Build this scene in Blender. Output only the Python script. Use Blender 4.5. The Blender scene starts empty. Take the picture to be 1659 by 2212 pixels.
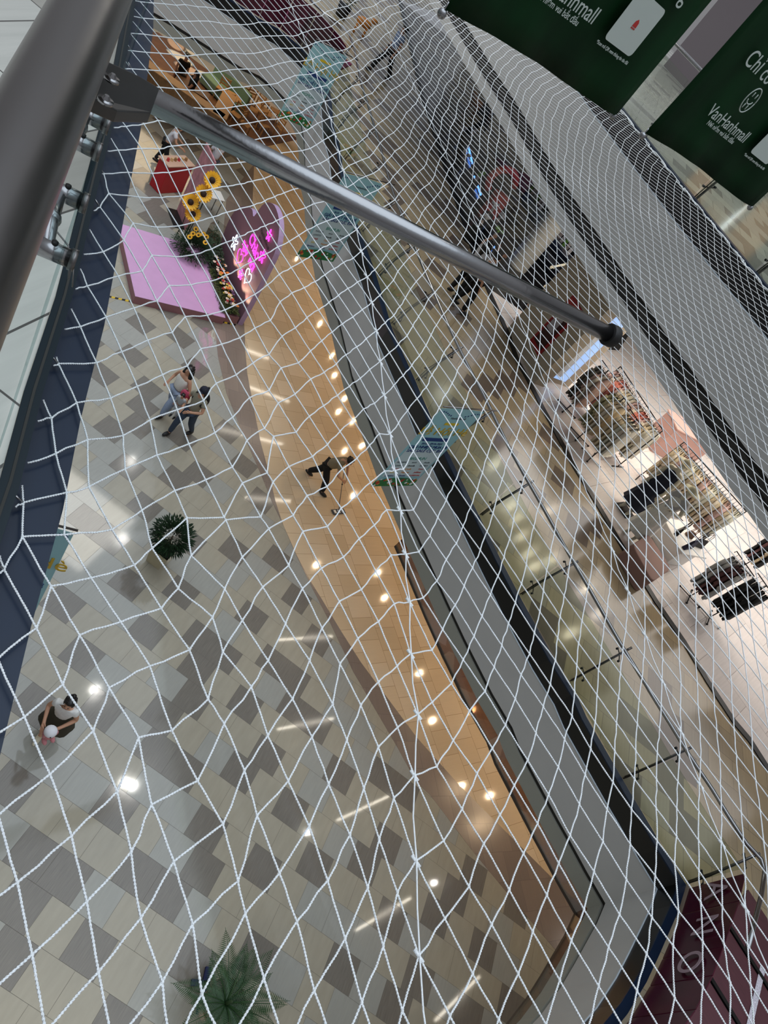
import bpy, bmesh, math, random
import numpy as np
from mathutils import Vector, Matrix
random.seed(7)
SC=bpy.context.scene
COL=SC.collection
CAM=[[0.771418,0.625922,0.114609],[0.330532,-0.548055,0.768365],[0.543749,-0.554849,-0.629667]]
C1=[(-13.5,20.6),(-11.5,21.9),(-9.62,22.855),(-9.136,23.387),(-8.411,23.469),(-7.716,23.313),(-7.023,22.798),(-6.313,21.727),(-5.41,20.107),(-4.877,19.413),(-4.162,18.19),(-2.869,16.355),(-1.69,14.964),(-0.546,13.413),(0.431,12.448),(1.138,11.705),(2.27,10.673),(2.877,10.137),(3.47,9.607),(4.089,9.085),(4.929,8.442),(5.485,8.097),(5.759,7.808),(6.736,7.113),(7.058,6.901),(7.43,6.641),(7.932,6.33)]
C1R=[(7.932,6.33),(7.772,5.843),(7.441,5.077),(7.243,4.645),(6.963,4.145),(6.3,3.2),(5.4,2.2),(4.3,1.2)]
C2=[(-9,27.5),(-6.2,22.6),(-4.33,20.0),(-2.5,17.6),(-1.38,16.3),(-0.39,14.9),(0.23,14.1),(0.93,13.3),(1.49,12.68),(1.97,12.15),(2.38,11.75),(2.85,11.25),(3.35,10.8),(4.1,10.0),(5,9.2),(6.5,8),(9,6)]
RAIL=[(-8.837,23.759),(-8.291,23.727),(-7.364,23.834),(-5.67,21.085),(-4.664,19.601),(-3.436,17.723),(-2.52,16.321),(-1.864,15.505),(-0.832,14.239),(-0.203,13.496),(0.481,12.727),(1.036,12.164),(1.552,11.697),(2.253,10.966),(2.717,10.54),(3.123,10.206),(3.554,9.844),(3.996,9.459),(4.538,9.03),(5.005,8.639),(5.387,8.331),(5.754,8.069),(6.023,7.865),(6.352,7.637),(6.728,7.364),(6.976,7.209),(7.219,7.063),(7.491,6.86),(7.844,6.633),(8.18,6.42),(7.734,5.154)]
TH=[(-10.621,38.505),(-8.696,34.738),(-7.031,31.585),(-5.488,28.58),(-3.753,25.663),(-2.437,23.43),(-1.246,21.525),(-0.34,19.991),(0.503,18.745),(1.651,17.256),(2.181,16.379),(2.626,15.967),(3.228,15.315),(3.703,14.836),(4.468,14.052),(5.224,13.435),(6.227,12.546),(7.073,11.873),(7.86,11.372),(8.499,10.821),(9.184,10.333),(9.592,10.191),(10.044,9.842),(12.5,8.5)]
BAND1L=[(-8.368,23.379),(-4.931,17.227),(-4.061,16.079),(-3.135,15.078),(-2.111,14.257),(-1.015,13.446),(-0.268,12.855),(0.286,12.473)]
BAND1R=[(-9.311,27.045),(-6.055,21.283),(-4.51,18.327),(-3.747,17.157),(-3.181,16.335),(-2.399,15.388),(-1.587,14.42),(-0.759,13.553),(-0.237,12.956),(0.286,12.473)]
BAND2L=[(0.286,12.473),(0.985,11.941),(1.591,11.531),(2.6,10.882),(3.602,10.183),(5.274,9.276),(6.02,8.839),(6.421,8.792),(7.817,8.302),(9.265,7.888),(10.513,7.551)]
BAND2R=[(0.286,12.473),(0.972,11.965),(1.594,11.579),(2.111,11.323),(2.894,10.912),(3.674,10.534),(5.649,9.802),(7.011,9.474),(8.342,9.258),(9.919,9.002),(11.386,8.802)]
EDGEB=[(9.874,5.727),(10.491,7.53),(11.313,8.814)]
DARK=[(3,1),(3,4),(4,0),(4,2),(5,0),(5,1),(5,5),(6,-2),(6,2),(6,3),(6,6),(7,1),(7,4),(7,9),(7,11),(8,-3),(8,3),(8,5),(8,11),(8,13),(9,-1),(9,1),(9,2),(9,7),(9,10),(9,15),(10,-3),(10,0),(10,3),(10,5),(10,8),(10,11),(10,13),(10,16),(11,-4),(11,1),(11,4),(11,9),(11,12),(12,-2),(12,0),(12,2),(12,6),(12,12),(12,14),(13,-3),(13,0),(13,1),(13,4),(13,5),(13,8),(13,9),(14,-6),(14,-5),(14,-2),(14,2),(14,3),(15,1),(16,-5),(16,-3),(16,3),(17,-6),(17,-1),(17,2),(18,-8),(18,-5),(18,0),(19,-7),(19,-4),(20,-10),(20,-8),(20,-6),(20,-2),(21,-11),(21,-8),(21,-3),(22,-10),(22,-5),(24,-11),(24,-8),(25,-9),(26,-11),(31,-15),(33,-17),(38,-20),(42,-18)]
NET=[(0,0,-0.255,0.807),(1,0,-0.302,0.91),(2,0,-0.252,0.99),(3,0,-0.2,1.094),(4,0,-0.198,1.169),(5,0,-0.189,1.323),(6,0,-0.114,1.41),(7,0,-0.143,1.568),(8,0,-0.108,1.673),(9,0,-0.174,1.833),(10,0,-0.128,1.926),(11,0,-0.132,2.045),(12,0,-0.12,2.15),(0,1,-0.128,0.739),(1,1,-0.176,0.854),(2,1,-0.128,0.943),(3,1,-0.077,1.04),(4,1,-0.078,1.118),(5,1,-0.11,1.228),(6,1,-0.105,1.407),(7,1,-0.034,1.502),(8,1,-0.075,1.657),(9,1,-0.069,1.763),(10,1,-0.031,1.88),(11,1,-0.018,1.984),(12,1,-0.013,2.093),(13,1,-0.003,2.2),(14,1,0.002,2.303),(0,2,-0.014,0.697),(1,2,-0.048,0.795),(2,2,-0.008,0.896),(3,2,0.042,0.994),(4,2,0.037,1.112),(5,2,0.016,1.208),(6,2,-0.001,1.334),(7,2,0.007,1.485),(8,2,0.04,1.595),(9,2,0.036,1.707),(10,2,0.07,1.804),(11,2,0.076,1.932),(12,2,0.095,2.032),(13,2,0.104,2.143),(14,2,0.108,2.242),(15,2,0.143,2.285),(0,3,0.104,0.625),(1,3,0.072,0.743),(2,3,0.123,0.801),(3,3,0.15,0.917),(4,3,0.112,1.047),(5,3,0.105,1.161),(6,3,0.096,1.294),(7,3,0.12,1.418),(8,3,0.094,1.566),(9,3,0.148,1.653),(10,3,0.151,1.765),(11,3,0.172,1.865),(12,3,0.185,1.972),(13,3,0.205,2.078),(14,3,0.235,2.119),(15,3,0.261,2.16),(0,4,0.198,0.547),(1,4,0.179,0.644),(2,4,0.235,0.742),(3,4,0.215,0.891),(4,4,0.222,1.016),(5,4,0.222,1.109),(6,4,0.207,1.24),(7,4,0.192,1.38),(8,4,0.206,1.491),(9,4,0.245,1.589),(10,4,0.257,1.702),(11,4,0.277,1.803),(12,4,0.286,1.909),(13,4,0.329,1.954),(14,4,0.371,2.006),(15,4,0.365,2.119),(0,5,0.285,0.461),(1,5,0.283,0.578),(2,5,0.334,0.698),(3,5,0.315,0.827),(4,5,0.322,0.934),(5,5,0.33,1.061),(6,5,0.318,1.191),(7,5,0.302,1.308),(8,5,0.306,1.43),(9,5,0.347,1.526),(10,5,0.36,1.63),(11,5,0.378,1.738),(12,5,0.421,1.787),(13,5,0.46,1.841),(14,5,0.471,1.95),(15,5,0.466,2.065),(0,6,0.383,0.396),(1,6,0.381,0.504),(2,6,0.424,0.619),(3,6,0.393,0.758),(4,6,0.421,0.87),(5,6,0.423,1.006),(6,6,0.433,1.123),(7,6,0.398,1.246),(8,6,0.41,1.36),(9,6,0.443,1.464),(10,6,0.463,1.567),(11,6,0.506,1.616),(12,6,0.543,1.673),(13,6,0.563,1.781),(14,6,0.563,1.903),(15,6,0.574,2.013),(16,6,0.571,2.122),(1,7,0.463,0.415),(2,7,0.47,0.576),(3,7,0.5,0.683),(4,7,0.517,0.81),(5,7,0.517,0.927),(6,7,0.511,1.061),(7,7,0.505,1.177),(10,7,0.58,1.441),(11,7,0.64,1.509),(12,7,0.648,1.613),(13,7,0.658,1.744),(2,8,0.565,0.497),(3,8,0.582,0.622),(4,8,0.612,0.732),(5,8,0.62,0.853),(6,8,0.607,0.977),(7,8,0.6,1.103),(9,8,0.673,1.272),(10,8,0.702,1.342),(11,8,0.741,1.449),(12,8,0.752,1.563),(13,8,0.762,1.681),(14,8,0.766,1.786),(3,9,0.677,0.531),(4,9,0.702,0.651),(5,9,0.711,0.774),(6,9,0.696,0.889),(7,9,0.694,1.007),(8,9,0.727,1.1),(9,9,0.782,1.168),(10,9,0.806,1.277),(11,9,0.828,1.406),(12,9,0.86,1.512),(13,9,0.867,1.625),(14,9,0.871,1.733),(15,9,0.872,1.847),(16,9,0.876,1.962),(4,10,0.789,0.565),(5,10,0.796,0.686),(6,10,0.788,0.807),(7,10,0.809,0.901),(8,10,0.868,0.994),(9,10,0.895,1.107),(10,10,0.91,1.235),(11,10,0.938,1.345),(12,10,0.962,1.452),(13,10,0.973,1.57),(14,10,0.972,1.678),(15,10,0.986,1.789),(16,10,0.984,1.896),(17,10,0.985,2.014),(5,11,0.888,0.598),(6,11,0.89,0.715),(7,11,0.931,0.825),(8,11,0.975,0.932),(9,11,0.987,1.061),(10,11,1.016,1.169),(11,11,1.041,1.284),(12,11,1.068,1.395),(13,11,1.077,1.507),(14,11,1.084,1.624),(15,11,1.094,1.733),(16,11,1.095,1.85),(17,11,1.085,1.96),(18,11,1.077,2.069),(7,12,1.042,0.755),(8,12,1.065,0.886),(9,12,1.096,0.995),(10,12,1.118,1.113),(11,12,1.146,1.225),(12,12,1.166,1.338),(13,12,1.184,1.451),(14,12,1.19,1.566),(15,12,1.205,1.675),(16,12,1.199,1.783),(17,12,1.189,1.905),(18,12,1.181,2.014),(7,13,1.138,0.704),(8,13,1.17,0.822),(9,13,1.192,0.938),(10,13,1.218,1.052),(11,13,1.241,1.159),(12,13,1.267,1.264),(13,13,1.285,1.383),(14,13,1.292,1.497),(15,13,1.301,1.607),(11,14,1.35,1.087),(12,14,1.37,1.212),(13,14,1.392,1.322),(14,14,1.395,1.437),(15,14,1.409,1.549),(11,15,1.448,1.038),(12,15,1.479,1.146),(13,15,1.495,1.262),(14,15,1.501,1.382),(15,15,1.496,1.505),(11,16,1.56,0.983),(12,16,1.589,1.096),(13,16,1.604,1.208),(14,16,1.61,1.344),(15,16,1.613,1.465),(12,17,1.7,1.036),(13,17,1.691,1.174),(14,17,1.712,1.289),(15,17,1.692,1.434),(13,18,1.811,1.122),(14,18,1.814,1.253),(15,18,1.808,1.372),(14,19,1.927,1.195),(15,19,1.906,1.298),(1,-1,-0.433,0.968),(2,-1,-0.373,1.041),(3,-1,-0.304,1.139),(4,-1,-0.289,1.248),(5,-1,-0.267,1.375),(6,-1,-0.228,1.482),(7,-1,-0.199,1.595),(8,-1,-0.226,1.733),(9,-1,-0.214,1.835),(10,-1,-0.243,1.991),(11,-1,-0.224,2.093),(12,-1,-0.223,2.231),(2,-2,-0.451,1.145),(3,-2,-0.427,1.202),(4,-2,-0.403,1.325),(5,-2,-0.376,1.44),(6,-2,-0.34,1.556),(7,-2,-0.313,1.667),(8,-2,-0.312,1.778),(9,-2,-0.323,1.913),(10,-2,-0.297,2.014),(11,-2,-0.328,2.165),(12,-2,-0.299,2.262),(2,-3,-0.549,1.222),(3,-3,-0.53,1.326),(4,-3,-0.48,1.419),(5,-3,-0.469,1.534),(6,-3,-0.443,1.642),(7,-3,-0.414,1.753),(8,-3,-0.432,1.86),(9,-3,-0.412,1.964),(10,-3,-0.407,2.078),(11,-3,-0.394,2.182),(12,-3,-0.416,2.33),(13,-3,-0.409,2.437),(2,-4,-0.635,1.308),(3,-4,-0.633,1.408),(4,-4,-0.59,1.504),(5,-4,-0.574,1.613),(6,-4,-0.559,1.726),(7,-4,-0.536,1.837),(8,-4,-0.557,1.952),(9,-4,-0.528,2.047),(10,-4,-0.508,2.146),(11,-4,-0.504,2.256),(12,-4,-0.492,2.363),(13,-4,-0.529,2.514),(14,-4,-0.531,2.626),(3,-5,-0.758,1.483),(4,-5,-0.702,1.583),(5,-5,-0.691,1.691),(6,-5,-0.679,1.811),(7,-5,-0.658,1.923),(8,-5,-0.681,2.037),(9,-5,-0.643,2.126),(10,-5,-0.624,2.222),(11,-5,-0.612,2.338),(12,-5,-0.611,2.436),(13,-5,-0.615,2.55),(4,-6,-0.825,1.662),(5,-6,-0.814,1.772),(6,-6,-0.796,1.895),(7,-6,-0.78,2.004),(8,-6,-0.808,2.119),(9,-6,-0.771,2.206),(10,-6,-0.747,2.305),(11,-6,-0.737,2.408),(5,-7,-0.936,1.833),(6,-7,-0.921,1.975),(7,-7,-0.901,2.084),(8,-7,-0.939,2.194),(9,-7,-0.895,2.283),(10,-7,-0.869,2.382),(11,-7,-0.858,2.488),(6,-8,-1.024,2.027),(7,-8,-1.035,2.157),(8,-8,-1.084,2.276),(9,-8,-1.033,2.356),(10,-8,-1.003,2.462),(11,-8,-0.99,2.569),(12,-8,-0.98,2.684),(8,-9,-1.231,2.325),(9,-9,-1.177,2.438),(10,-9,-1.142,2.541),(11,-9,-1.12,2.646),(12,-9,-1.113,2.754),(9,-10,-1.294,2.527),(10,-10,-1.258,2.64),(11,-10,-1.239,2.732),(12,-10,-1.225,2.861),(10,-11,-1.384,2.736),(11,-11,-1.361,2.828),(12,-11,-1.358,2.924),(11,-12,-1.5,2.913),(12,-12,-1.503,3.023)]
DOWN=[(-2.5,26.68),(-1.84,25.66),(-0.87,24.76),(-0.7,23.78),(-0.01,23.88),(0.9,22.97),(0.47,21.97),(1.75,20.21),(4.0,17.76),(4.64,17.0),(2.04,16.22),(7.87,14.03),(9.51,12.72),(10.46,12.01),(10.55,13.07),(9.14,15.44),(-3.91,28.12),(-6.98,31.33),(6.86,15.26)]
LOWS=[(5.67,8.69),(9.54,9.63),(14.49,10.77)]
TOPS=[(-2.68,24.34),(1.97,12.1),(2.33,14.28),(2.77,18.52),(-4.64,34.27),(-9.0,29.92),(-5.91,25.0),(-2.08,40.5),(-1.5,16.97),(-9.79,41.58),(2.7,14.36)]
TUBE=[[(2.32,12.84),(3.7,14.21)],[(3.65,10.49),(4.92,11.84)],[(6.25,9.39),(7.38,10.9)],[(7.82,7.38),(8.98,8.87)],[(10.59,6.75),(11.54,8.25)],[(-1.16,16.6),(0.1,17.84)],[(-3.46,18.39),(-1.46,19.9)],[(-4.18,21.04),(-2.38,22.15)],[(-5.02,22.97),(-4.17,23.48)]]
ROD=[(-0.632,1.208),(0.39,1.922)]
PLATE=[(-0.549,0.921,12.14),(-0.491,0.818,12.14),(-0.498,0.891,12.11),(-0.563,1.102,12.03),(-0.611,1.195,12.03),(-0.585,1.076,12.08)]
SCREW=[(-0.509,0.876),(-0.477,0.822)]
NEARO=[(1.6,-2.55),(0.3,-0.22),(-0.126,0.561),(-0.269,0.813),(-0.429,1.112),(-0.594,1.384),(-0.803,1.758),(-1.276,2.532),(-1.494,2.894),(-2.088,3.812),(-3.6,5.95),(-6.5,9.6)]
FIT=[[(-0.7,1.234),(-0.595,1.07),(-0.683,1.137)],[(-0.874,1.531),(-0.81,1.416),(-0.866,1.459)]]
SPL1=[(4.04,17.93),(5.01,16.8),(5.29,16.46),(5.61,15.94),(5.99,15.54),(6.27,15.23),(6.25,17.97),(6.71,15.94),(8.0,15.9),(8.58,15.41),(7.81,13.95),(-10.75,48.61),(-8.04,44.7),(-3.52,34.59)]
FLOORDOT=[(-6.299,14.387),(-5.783,14.192),(-4.31,10.95),(-5.504,13.63)]
Q={'rA':(3.839,16.09),'rB':(4.382,15.376),'rC':(4.819,14.93),'l0':(4.146,16.844),'l1':(5.607,15.526),'m0':(6.28,15.874),'m1':(8.251,15.163),'rD':(7.991,12.897),'rE':(8.587,12.763),'rF':(9.819,15.823),'navy':(5.941,13.999),'white':(6.042,13.231),'pinkbox':(6.984,12.358),'p1':(5.913,12.24),'p2':(6.328,13.085),'p3':(7.016,12.559),'p4':(6.511,11.615),'tab1':(6.297,13.163),'tab2':(6.909,12.414),'tab3':(8.228,14.54),'blk1':(6.173,16.737),'blk2':(7.963,19.794),'col':(0.574,21.608),'mA':(1.228,21.196),'redC':(-1.277,22.55),'bag1':(6.647,13.189),'bag2':(7.151,12.938),'bag3':(7.497,13.634),'n1':(-0.709,20.39),'n2':(-0.73,21.794),'n3':(-0.42,21.519),'n4':(-0.189,20.359),'n5':(-3.014,26.737),'n6':(-3.282,25.95),'n7':(-3.718,26.032),'n8':(-1.74,23.229),'n9':(-2.482,23.872),'b1':(2.857,16.485),'b2':(3.487,16.99),'cash1':(7.905,17.266),'mn1':(1.388,20.593),'mn2':(2.075,20.875),'mn3':(1.364,20.619),'ddesk0':(-9.938,21.67),'ddesk1':(-11.189,24.858),'st0':(-8.235,20.303),'st1':(-10.502,24.619),'wb0':(-9.003,21.523),'pot1':(-1.364,9.318),'pot2':(4.319,3.338),'sun':(-8.071,20.144),'tape0':(-7.109,15.092),'tape1':(-4.524,17.806),'lob':(-9.76,30.664),'pl1':(-9.65,29.269),'pl2':(-9.182,28.748),'win0':(-20.265,157.502),'ch0':(-12.02,28.835),'ch1':(-12.211,30.295),'ch2':(-11.274,29.968),'ch3':(-11.277,28.404),'ch4':(-10.514,29.513),'ch5':(-10.046,30.418),'ch6':(-12.114,30.947),'ch7':(-11.014,31.449),'ch8':(-12.62,29.402),'ch9':(-10.751,28.314),'ch10':(-11.612,31.377),'cf0':(-12.798,24.678),'cf1':(-11.019,25.389),'cf2':(-12.577,27.597),'cf3':(-14.043,28.447),'cf4':(-13.397,29.919),'cf5':(-14.219,29.735),'cf6':(-12.766,27.052),'cf7':(-12.356,25.359),'ov0':(-15.022,30.134),'ov1':(-14.371,29.705),'ov2':(-13.901,30.261),'ov3':(-13.197,30.302),'ov4':(-15.335,31.679),'ov5':(-15.804,30.918),'pf0':(-8.714,17.748),'pf1':(-6.621,15.526),'pf2':(-4.766,17.411)}
PI=math.pi
# ---------------------------------------------------------------- camera
cd=bpy.data.cameras.new('camera'); cam=bpy.data.objects.new('camera',cd); COL.objects.link(cam)
cd.sensor_fit='VERTICAL'; cd.sensor_height=36.0; cd.lens=1522.1/2212*36
cd.clip_start=0.02; cd.clip_end=200
m=Matrix(((CAM[0][0],-CAM[0][1],-CAM[0][2],0),(CAM[1][0],-CAM[1][1],-CAM[1][2],0),(CAM[2][0],-CAM[2][1],-CAM[2][2],12.6),(0,0,0,1)))
cam.matrix_world=m
SC.camera=cam
# ---------------------------------------------------------------- world + exposure
w=bpy.data.worlds.new('world'); SC.world=w; w.use_nodes=True
nt=w.node_tree; bg=nt.nodes['Background']; bg.inputs[1].default_value=1.0
# daylight: bright skylight strip overhead, dimmer upper storeys around it
tc=nt.nodes.new('ShaderNodeTexCoord'); sx=nt.nodes.new('ShaderNodeSeparateXYZ'); cr=nt.nodes.new('ShaderNodeValToRGB'); nt.links.new(tc.outputs['Generated'],sx.inputs[0]); nt.links.new(sx.outputs['Z'],cr.inputs[0]); nt.links.new(cr.outputs[0],bg.inputs[0])
el=cr.color_ramp.elements; el[0].position=.0; el[0].color=(.20,.20,.21,1); el[1].position=.98; el[1].color=(1.75,1.95,2.15,1)
e=el.new(.45); e.color=(.34,.35,.37,1); e=el.new(.72); e.color=(.55,.60,.66,1); e=el.new(.80); e.color=(1.5,1.7,1.9,1)
SC.view_settings.view_transform='Standard'; SC.view_settings.look='None'; SC.view_settings.exposure=0.0; SC.view_settings.gamma=1
SC.view_settings.use_curve_mapping=False
def light(kind,loc,energy,color=(1,1,1),size=1,size_y=None,rot=(0,0,0),spot=1.4,blend=.5):
    l=bpy.data.lights.new('lamp_or_fill',kind); l.energy=energy; l.color=color
    if kind=='AREA':
        l.shape='RECTANGLE'; l.size=size; l.size_y=size_y or size
    else: l.shadow_soft_size=size
    if kind=='SPOT': l.spot_size=spot; l.spot_blend=blend
    o=bpy.data.objects.new('lamp_or_fill',l); o.location=loc; o.rotation_euler=rot; COL.objects.link(o); return o
for x,y in DOWN: light('SPOT',(x,y,4.28),90,(1,.72,.44),.035,spot=2.5,blend=.7)
for x,y in TOPS: light('SPOT',(x,y,21.5),220,(1,.97,.9),.028,spot=1.9,blend=.6)
for x,y in LOWS: light('SPOT',(x,y,4.3),30,(1,.95,.88),.035,spot=2.3,blend=.6)
for x,y in SPL1: light('SPOT',(x,y,9.15),42,(1,.86,.68),.06,spot=2.4,blend=.7)
light('AREA',(9.2,16.6,9.1),220,(1,.95,.9),7,4.2,rot=(0,0,-.8))
light('AREA',(4.8,18.2,9.1),95,(1,.95,.9),3,3,rot=(0,0,-.9))
light('AREA',(11.5,12.6,9.1),75,(1,.96,.95),4,4,rot=(0,0,-.7))
light('AREA',(1.6,22.5,9.1),30,(.8,.85,1),2.5,5,rot=(0,0,.5))
light('AREA',(2.3,18.9,9.0),60,(1,.95,.88),1.5,1.5,rot=(0,0,-.9))  # added fill that brightens the mannequins behind the shop glass, not a fitting
light('AREA',(-14.5,29,4.2),210,(1,.75,.45),5,4)
light('AREA',(-7,19.5,15),330,(1,.95,.85),4,4)
light('AREA',(1.2,-1.2,5.0),150,(1,.86,.5),3,2,rot=(-.4,-.3,0))  # added yellow fill tinting the near end of the ground floor, no real lamp
# ---------------------------------------------------------------- materials
def rgb(h):
    def f(c): c/=255; return c/12.92 if c<=.04045 else ((c+.055)/1.055)**2.4
    return (f(h[0]),f(h[1]),f(h[2]),1)
def mat(name,col,rough=.5,metal=0,noise=0,nscale=20,bump=0,bscale=80,emit=None,es=0,coat=0,alpha=None,spec=None,stretch=None):
    m=bpy.data.materials.new(name); m.use_nodes=True; nt=m.node_tree; b=nt.nodes['Principled BSDF']
    c=rgb(col) if max(col)>1 else (*col,1)
    b.inputs['Base Color'].default_value=c; b.inputs['Roughness'].default_value=rough; b.inputs['Metallic'].default_value=metal
    if coat: b.inputs['Coat Weight'].default_value=coat
    if spec is not None: b.inputs['Specular IOR Level'].default_value=spec
    if emit: b.inputs['Emission Color'].default_value=rgb(emit) if max(emit)>1 else (*emit,1); b.inputs['Emission Strength'].default_value=es
    if noise or bump:
        tc=nt.nodes.new('ShaderNodeTexCoord'); mp=nt.nodes.new('ShaderNodeMapping'); nt.links.new(tc.outputs['Object'],mp.inputs[0])
        if stretch: mp.inputs['Scale'].default_value=stretch
    if noise:
        n=nt.nodes.new('ShaderNodeTexNoise'); n.inputs['Scale'].default_value=nscale; n.inputs['Detail'].default_value=4
        nt.links.new(mp.outputs[0],n.inputs['Vector'])
        r=nt.nodes.new('ShaderNodeMapRange'); r.inputs[1].default_value=.25; r.inputs[2].default_value=.75
        r.inputs[3].default_value=1-noise; r.inputs[4].default_value=1+noise; nt.links.new(n.outputs['Fac'],r.inputs[0])
        x=nt.nodes.new('ShaderNodeVectorMath'); x.operation='SCALE'; x.inputs[0].default_value=c[:3]; nt.links.new(r.outputs[0],x.inputs['Scale'])
        nt.links.new(x.outputs[0],b.inputs['Base Color'])
    if bump:
        n=nt.nodes.new('ShaderNodeTexNoise'); n.inputs['Scale'].default_value=bscale; nt.links.new(mp.outputs[0],n.inputs['Vector'])
        bp=nt.nodes.new('ShaderNodeBump'); bp.inputs['Strength'].default_value=bump; bp.inputs['Distance'].default_value=.01
        nt.links.new(n.outputs['Fac'],bp.inputs['Height']); nt.links.new(bp.outputs[0],b.inputs['Normal'])
    return m
def glassmat(name,tint,fac=.12,rough=.03,transp=None):
    m=bpy.data.materials.new(name); m.use_nodes=True; nt=m.node_tree; nt.nodes.clear()
    o=nt.nodes.new('ShaderNodeOutputMaterial'); mx=nt.nodes.new('ShaderNodeMixShader')
    t=nt.nodes.new('ShaderNodeBsdfTransparent'); t.inputs[0].default_value=(*tint,1)
    g=nt.nodes.new('ShaderNodeBsdfGlossy'); g.inputs['Roughness'].default_value=rough
    f=nt.nodes.new('ShaderNodeFresnel'); f.inputs[0].default_value=1.45
    ma=nt.nodes.new('ShaderNodeMath'); ma.operation='MULTIPLY'; ma.inputs[1].default_value=fac*8; ma.use_clamp=True
    nt.links.new(f.outputs[0],ma.inputs[0]); nt.links.new(ma.outputs[0],mx.inputs[0]); nt.links.new(t.outputs[0],mx.inputs[1]); nt.links.new(g.outputs[0],mx.inputs[2]); nt.links.new(mx.outputs[0],o.inputs[0])
    return m
def tilemat(name,cols,grout,w=.6,h=.6,rot=0,off=(0,0),rough=.12,mort=.004,streak=.06):
    m=bpy.data.materials.new(name); m.use_nodes=True; nt=m.node_tree; b=nt.nodes['Principled BSDF']; L=nt.links.new
    tc=nt.nodes.new('ShaderNodeTexCoord'); mp=nt.nodes.new('ShaderNodeMapping'); L(tc.outputs['Object'],mp.inputs[0])
    mp.inputs['Rotation'].default_value=(0,0,rot); mp.inputs['Location'].default_value=(off[0],off[1],0)
    br=nt.nodes.new('ShaderNodeTexBrick'); L(mp.outputs[0],br.inputs['Vector']); br.offset=.5; br.offset_frequency=2
    br.inputs['Color1'].default_value=(0,0,0,1); br.inputs['Color2'].default_value=(1,1,1,1); br.inputs['Mortar'].default_value=(.5,.5,.5,1)
    br.inputs['Scale'].default_value=1; br.inputs['Brick Width'].default_value=w; br.inputs['Row Height'].default_value=h; br.inputs['Mortar Size'].default_value=mort; br.inputs['Mortar Smooth'].default_value=.1
    cr=nt.nodes.new('ShaderNodeValToRGB'); cr.color_ramp.interpolation='CONSTANT'; L(br.outputs['Color'],cr.inputs[0])
    el=cr.color_ramp.elements
    el[0].position=0; el[0].color=rgb(cols[0][1]); el[1].position=cols[1][0]; el[1].color=rgb(cols[1][1])
    for p,c in cols[2:]:
        e=el.new(p); e.color=rgb(c)
    n=nt.nodes.new('ShaderNodeTexNoise'); n.inputs['Scale'].default_value=3; n.inputs['Detail'].default_value=5
    m2=nt.nodes.new('ShaderNodeMapping'); m2.inputs['Scale'].default_value=(9,.5,1); L(mp.outputs[0],m2.inputs[0]); L(m2.outputs[0],n.inputs['Vector'])
    r=nt.nodes.new('ShaderNodeMapRange'); r.inputs[1].default_value=.3; r.inputs[2].default_value=.7; r.inputs[3].default_value=1-streak; r.inputs[4].default_value=1+streak; L(n.outputs['Fac'],r.inputs[0])
    x=nt.nodes.new('ShaderNodeVectorMath'); x.operation='SCALE'; L(cr.outputs[0],x.inputs[0]); L(r.outputs[0],x.inputs['Scale'])
    mx=nt.nodes.new('ShaderNodeMix'); mx.data_type='RGBA'; L(br.outputs['Fac'],mx.inputs[0]); L(x.outputs[0],mx.inputs[6]); mx.inputs[7].default_value=rgb(grout); L(mx.outputs[2],b.inputs['Base Color'])
    b.inputs['Roughness'].default_value=rough
    return m
M={}
M['tg']=mat('tile_light_grey',(157,157,151),.06,noise=.05,nscale=3,stretch=(8,1,1))
M['tb']=mat('tile_cream',(163,157,142),.06,noise=.06,nscale=2,stretch=(5,1,1))
M['td']=mat('tile_dark_grey',(120,115,108),.1,noise=.16,nscale=9,stretch=(9,.35,1))
M['grout']=mat('grout',(95,90,84),.8)
M['beige']=tilemat('cream_floor_tiles',[(0,(212,190,160)),(.4,(204,182,152)),(.75,(216,196,168))],(150,122,92),.6,.6,rot=PI/4,rough=.07,streak=.02)
M['bandm']=tilemat('brown_grey_granite',[(0,(136,122,113)),(.5,(129,116,108))],(104,92,86),.6,.6,rot=-.6,rough=.22,mort=.003,streak=.03)
L1C=[(0,(158,142,116)),(.27,(108,96,85)),(.48,(166,149,120)),(.8,(154,142,122))]
M['tile1']=tilemat('first_floor_stone_tiles',L1C,(110,98,84),.6,.6,off=(.22,-.35),rough=.14)
M['tile2']=tilemat('second_floor_stone_tiles',[(0,(168,164,154)),(.3,(128,124,118)),(.5,(160,156,148))],(90,88,84),.6,.6,off=(.1,-.3),rough=.2)
M['own']=tilemat('walkway_stone_tiles',[(0,(196,193,184)),(.6,(160,154,145)),(.8,(188,184,176))],(80,76,72),.6,.6,off=(.29,.55),rough=.25,streak=.08)
M['marble']=tilemat('shop_white_marble',[(0,(226,218,214)),(.5,(219,211,207))],(170,160,156),1.2,1.2,rot=.55,rough=.1,mort=.006,streak=.05)
M['fascia']=mat('grey_fascia_paint',(184,183,180),.7,noise=.03,nscale=2)
M['fasciaw']=mat('grey_green_panel_paint',(150,150,140),.6)
M['edge']=mat('white_edge_trim',(200,212,222),.4)
M['black']=mat('black_cladding',(9,9,10),.35)
M['navy']=mat('navy_ledge_paint',(13,30,52),.35,spec=.35,noise=.12,nscale=5)
M['gap']=mat('shadow_gap',(40,38,34),.6)
M['bronze']=mat('bronze_rail',(60,48,40),.4)
M['steel']=mat('brushed_stainless_steel',(150,150,152),.2,1,bump=.04,bscale=60)
M['satin']=mat('satin_stainless_steel',(120,117,116),.3,1,bump=.05,bscale=12)
M['darksteel']=mat('dark_steel_plate',(40,39,39),.42,.6,noise=.1,nscale=30)
M['glass']=glassmat('balustrade_glass',(.84,.875,.82),.025)
M['glassn']=glassmat('clear_near_glass',(.75,.82,.82),.01)
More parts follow.
